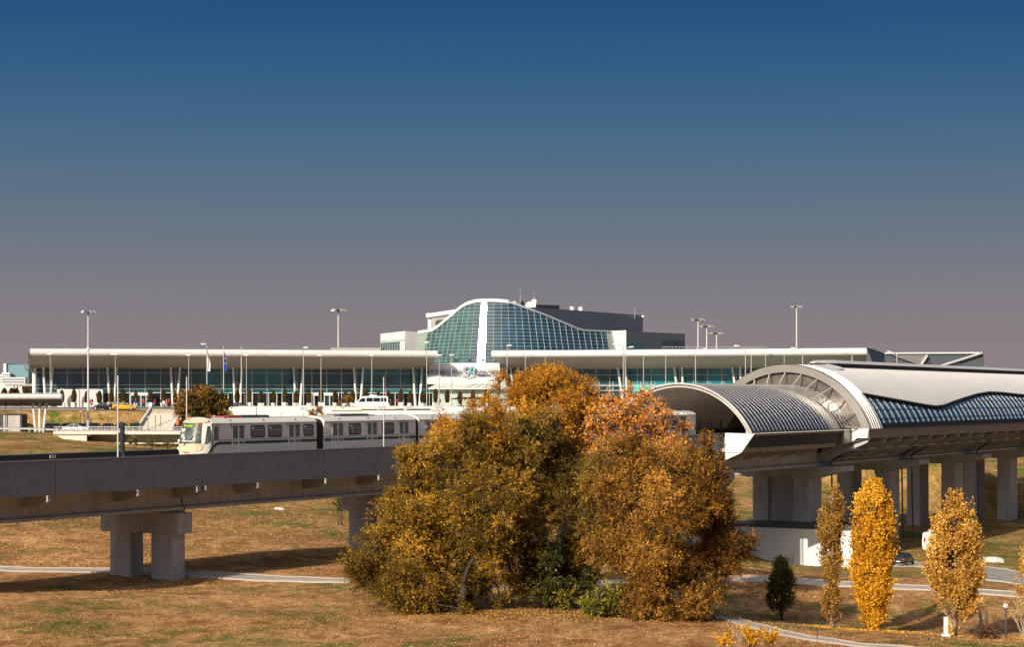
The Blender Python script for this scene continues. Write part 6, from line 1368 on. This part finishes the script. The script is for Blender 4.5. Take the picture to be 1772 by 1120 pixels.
poplar('small dark green columnar shrub left of the slender poplar', 1352, 124, 975, [(0, 2, 2), (.1, 6, 6), (.3, 20, 20), (.55, 26, 24), (.75, 20, 18), (.9, 10, 10), (1, 3, 3)], L_shrub, 25, 950, .12, bm_=bark, name='columnar_shrub', wide=.06)
# trees and bushes far away in front of the terminal
tree('autumn_tree', 'round green and orange tree behind the front of the train', 'tree', 350, 350, [(330, 690, 17), (352, 684, 16), (372, 688, 14), (316, 703, 15), (338, 708, 16), (360, 706, 17), (380, 703, 12), (348, 720, 12), (312, 716, 9), (376, 716, 9), (345, 676, 9)], leaf_mat('mixed_autumn_leaf', [(0, (.02, .028, .005)), (.4, (.10, .08, .012)), (.7, (.24, .12, .02)), (1, (.42, .19, .03))]), 31, n_per=55, leaf_per=10, slen=1.1, llen=.38, lwid=.22, r0=.25, tfun=lambda p: -.03 * (p[:, 0] + 56))
tree('small_bush', 'sparse brownish bush in front of the white ramp wall', 'bush', 548, 352, [(538, 714, 7), (549, 710, 7), (558, 714, 6), (543, 718, 7)], L_olive, 32, n_per=60, leaf_per=8, slen=.7, llen=.3, lwid=.15, r0=.06)
tree('small_bush', 'thin russet bush overlapping the minibus nose', 'bush', 597, 364, [(590, 697, 6), (600, 700, 7), (606, 693, 5), (598, 690, 5)], L_popbr, 33, n_per=34, leaf_per=7, slen=.7, llen=.25, lwid=.12, r0=.05)
for i, (px, py, r_, lb) in enumerate(((232, 765, 7, 'weedy green bush below the road bridge behind the signal'), (262, 765, 8, 'yellow green bush in the cutting below the road bridge'), (292, 766, 8, 'yellow green bush just left of the train under the bridge'), (212, 757, 6, 'tall weed clump behind the railway signal'))):
    tree('cutting_bush', lb, 'bush', px, 292, [(px - 5, py + 2, r_), (px + 5, py, r_), (px, py - 5, r_ * .8)], leaf_mat('weed_leaf', [(0, (.05, .06, .012)), (.6, (.18, .17, .03)), (1, (.36, .27, .06))]), 40 + i, n_per=70, leaf_per=8, slen=.6, llen=.25, lwid=.1, r0=.05)
tree('bank_bush', 'green bush on the slope beside the second viaduct pier', 'bush', 590, 196, [(583, 872, 9), (592, 868, 8), (588, 879, 8)], L_green, 46, n_per=110, leaf_per=10, slen=.5, llen=.2, lwid=.1, r0=.05)
tree('red_bush', 'low russet bush right of the short white post', 'bush', 1705, 109, [(1700, 1090, 14), (1715, 1098, 16), (1690, 1100, 12)], leaf_mat('russet_leaf', [(0, (.07, .025, .012)), (.5, (.20, .065, .025)), (1, (.35, .14, .04))]), 47, n_per=190, leaf_per=10, slen=.5, llen=.1, lwid=.06, r0=.05)
# bare saplings and twiggy weeds
def bare(label, px, Y, ytop, n, seed, m=bark, spread=.5, tips=None, name='bare_sapling', w0=.03):
    rr = random.Random(seed); x0 = X_(px, Y); zb = gz(x0, Y); H = Zp(ytop, Y) - zb; t = thing(name, label, 'bush' if n > 5 else 'sapling', (x0, Y, zb)); mb = MB(); ends = []
    for i in range(n):
        a = rr.uniform(0, 6.28); s_ = spread * rr.uniform(.2, 1) * (n > 1); h = H * rr.uniform(.6, 1) if i else H; p1 = Vector((math.cos(a) * s_ * .4, math.sin(a) * s_ * .4, h * .5)); p2 = Vector((math.cos(a) * s_, math.sin(a) * s_, h))
        mb.path([(0, 0, -.1), p1, p2], [w0, w0 * .6, w0 * .25], 5); ends.append(p2)
        for k in range(5):
            f = rr.uniform(.35, .95); q = Vector((0, 0, 0)).lerp(p1, f * 2) if f < .5 else p1.lerp(p2, f * 2 - 1); d = Vector((rr.uniform(-1, 1), rr.uniform(-1, 1), rr.uniform(.4, 1.4))).normalized() * H * rr.uniform(.12, .25); mb.path([q, q + d], [w0 * .4, w0 * .18], 4); ends.append(q + d)
    mb.build('twigs', m, t, world=False, recalc=False)
    if tips:
        pos = np.array([tuple(e.lerp(Vector((0, 0, H * .3)), rr.random() * .45) + Vector((rr.gauss(0, .06), rr.gauss(0, .06), rr.gauss(0, .06)))) for e in ends for _ in range(tips[1])]); k = len(pos)
        o = leaves_mesh('leaves', pos, unit(rng.normal(size=(k, 3))), np.full(k, .11), np.full(k, .08), np.clip(rng.normal(.6, .2, k), 0, 1), tips[0]); o.parent = t
    return t
bare('bare twiggy bush at the bottom beside the yellow flowering weeds', 1282, 103, 1068, 12, 51, barkpale, .9, name='bare_bush', w0=.02)
bare('single tall bare stem left of the twiggy bush at the bottom', 1264, 104, 1045, 1, 52, bark, 0)
bare('yellow leaved weed clump at the bottom edge left of the path', 1300, 97, 1078, 14, 53, bark, 1.1, (L_yellow, 9), 'yellow_weed', .014)
bare('yellow leaved weed clump at the bottom edge below the twiggy bush', 1335, 98, 1084, 9, 54, bark, .7, (L_yellow, 9), 'yellow_weed', .014)
bare('yellow leaved weed clump in the bottom corner under the rust willow', 1252, 98, 1090, 9, 55, bark, .7, (L_yellow, 8), 'yellow_weed', .014)
bare('thin bare sapling on the slope below the slender poplar', 1414, 104, 1080, 2, 56, bark, .1, w0=.018)
bare('thin bare sapling against the shaded white wall', 1370, 205, 955, 5, 57, bark, .6, w0=.03)
bare('large bare branching shrub at the right edge of the picture', 1775, 107, 1010, 16, 58, barkpale, 2.4, (L_popor, 5), 'bare_bush', .03)
bare('dark twiggy weed under the right poplar beside the globe lamp', 1722, 111, 1062, 12, 59, bark, .8, None, 'bare_bush', .016)
# conical shrubs in planters
def cone_proto(seed):
    t = thing('potted_conifer', 'x', 'potted conifer'); r_ = np.random.default_rng(seed); n = 1500; h = r_.random(n) ** 1.0; a = r_.random(n) * 6.283; w_ = .42 * np.clip(np.sin(np.pi * np.clip(.12 + .88 * h, 0, 1)) ** .7, .05, 1) * (.8 + .3 * r_.random(n))
    pos = np.stack([np.cos(a) * w_, np.sin(a) * w_, .75 + h * 2.35], 1); d = unit(np.stack([np.cos(a) * .5, np.sin(a) * .5, np.ones(n)], 1) + .3 * r_.normal(size=(n, 3)))
    o = leaves_mesh('foliage', pos, d, np.full(n, .3), np.full(n, .16), np.clip(r_.normal(.5, .25, n), 0, 1), L_cone); o.parent = t
    MB().loft([[(x * k, y * k * .8, z) for x, y in ((-.62, -.55), (.62, -.55), (.62, .55), (-.62, .55))] for z, k in ((0, .82), (.72, 1), (.8, 1.04), (.8, .9), (.7, .88))]).build('planter', M['whitewall'], t, world=False)
    return t
pr0 = cone_proto(61); row = [108, 129, 151, 173, 194, 215, 236, 261, 284, 304, 411, 432, 452.5, 474, 493.5, 513, 535, 556, 580, 598, 611, 632, 655, 672.5, 694, 711.5, 733, 755, 775, 797, 819, 842]
for i, px in enumerate(row):
    o = pr0 if i == 0 else copy_tree(pr0); x = X_(px, 381); o.location = (x, 380.5 if px < 700 else 377, gz(x, 380) + .14); o.rotation_euler = (0, 0, i * 1.3); sc_ = .88 + .08 * math.sin(i * 2.7); o.scale = (sc_, sc_, 1 + .08 * math.sin(i * 1.9)); tag(o, f'{ORD[i]} dark conical shrub in a white planter, counted from the left of the kerb row', 'potted conifer', 'conical shrubs in white planters')
for px, Yf, lb in ((7.5, 420, 'left cone shaped conifer above the bus canopy roof'), (20, 418, 'middle cone shaped conifer above the bus canopy roof'), (28.5, 419, 'right cone shaped conifer above the bus canopy roof'), (45, 418, 'far right cone shaped conifer above the bus canopy roof')):
    o = copy_tree(pr0); o.location = (X_(px, Yf), Yf, gz(X_(px, Yf), Yf) + .1); o.scale = (1.3, 1.3, 1.2); tag(o, lb, 'potted conifer', 'conifers behind the bus canopy')
# dry grass tufts over the near slopes
def tufts(name, n, x0, x1, y0, y1, hgt, m, seed, keep=None):
    r_ = np.random.default_rng(seed); y = y0 + (y1 - y0) * r_.random(n) ** 1.25; x = x0 + (x1 - x0) * r_.random(n)
    nz_ = np.sin(x * .45 + 2 * np.sin(y * .31)) + np.sin(y * .9 + 1.7 * np.sin(x * .22)) + r_.normal(size=n) * .8; k = nz_ > -.4
    if keep is not None: k &= keep(x, y)
    x, y = x[k], y[k]; z = ground(x, y); nb = 4; n = len(x)
    bx = np.repeat(x, nb) + r_.normal(size=n * nb) * .10; by = np.repeat(y, nb) + r_.normal(size=n * nb) * .10; bz = np.repeat(z, nb) - .02
    pos = np.stack([bx, by, bz], 1); d = unit(np.stack([r_.normal(size=n * nb) * .8, r_.normal(size=n * nb) * .8, np.full(n * nb, .9)], 1)); ln = hgt * (.5 + r_.random(n * nb))
    o = leaves_mesh(name, pos, d, ln, ln * .22, np.clip(np.repeat(r_.normal(.5, .25, n), nb) + .1 * r_.normal(size=n * nb), 0, 1), m); tag(o, kind='stuff'); return o
L_straw = leaf_mat('straw_blade', [(0, (.16, .065, .018)), (.35, (.38, .18, .06)), (.7, (.58, .34, .14)), (1, (.78, .54, .28))], .15, .8)
L_gr = leaf_mat('green_blade', [(0, (.05, .06, .012)), (.6, (.15, .16, .03)), (1, (.34, .29, .08))], .2, .8)
def offpath(x, y):
    pc = np.interp(x, [q[0] for q in pp], [q[1] for q in pp]); return np.abs(y - pc) > 1.9
tufts('dry_grass', 42000, -34, 34, 96, 150, .10, L_straw, 71, offpath)
tufts('dry_grass', 40000, -45, 20, 149, 230, .14, L_straw, 72, offpath)
tufts('green_grass', 26000, -32, 34, 96, 145, .10, L_gr, 73, lambda x, y: offpath(x, y) & (np.sin(x * .28 + 1.2) * np.sin(y * .35 + x * .1) > .35))
tufts('green_grass', 9000, -30, -12, 101, 114, .13, L_gr, 75, lambda x, y: ((x + 22.3) / 5.5) ** 2 + ((y - 107.3) / 3.2) ** 2 + .5 * np.sin(x * 2.3) * np.sin(y * 1.9) < 1)
tufts('green_grass', 30000, -60, 70, 180, 262, .16, L_gr, 74)
def litter(name, spots, m, seed):
    r_ = np.random.default_rng(seed); P_ = []
    for px, Y, rad, n in spots:
        a = r_.random(n) * 6.283; d = rad * r_.random(n) ** .7; x = X_(px, Y) + np.cos(a) * d + .3 * rad * r_.random(n); y = Y + np.sin(a) * d; P_.append(np.stack([x, y, ground(x, y) + .03], 1))
    pos = np.concatenate(P_); n = len(pos); d = unit(np.stack([r_.normal(size=n), r_.normal(size=n), .35 * r_.normal(size=n)], 1))
    tag(leaves_mesh(name, pos, d, np.full(n, .11), np.full(n, .09), np.clip(r_.normal(.55, .25, n), 0, 1), m), kind='stuff')
litter('fallen_leaves', [(1440, 116, 1.8, 350), (1511, 115, 2.2, 600), (1790, 113, 2, 300)], L_yellow, 81)
litter('fallen_leaves', [(1652, 112.5, 2.4, 600), (1120, 115, 6, 1500), (800, 115, 5, 1100), (960, 115, 5, 700)], L_popbr, 82)
for o in list(bpy.data.objects):
    if o.type == 'EMPTY' and not o.children: print('empty', o.name)
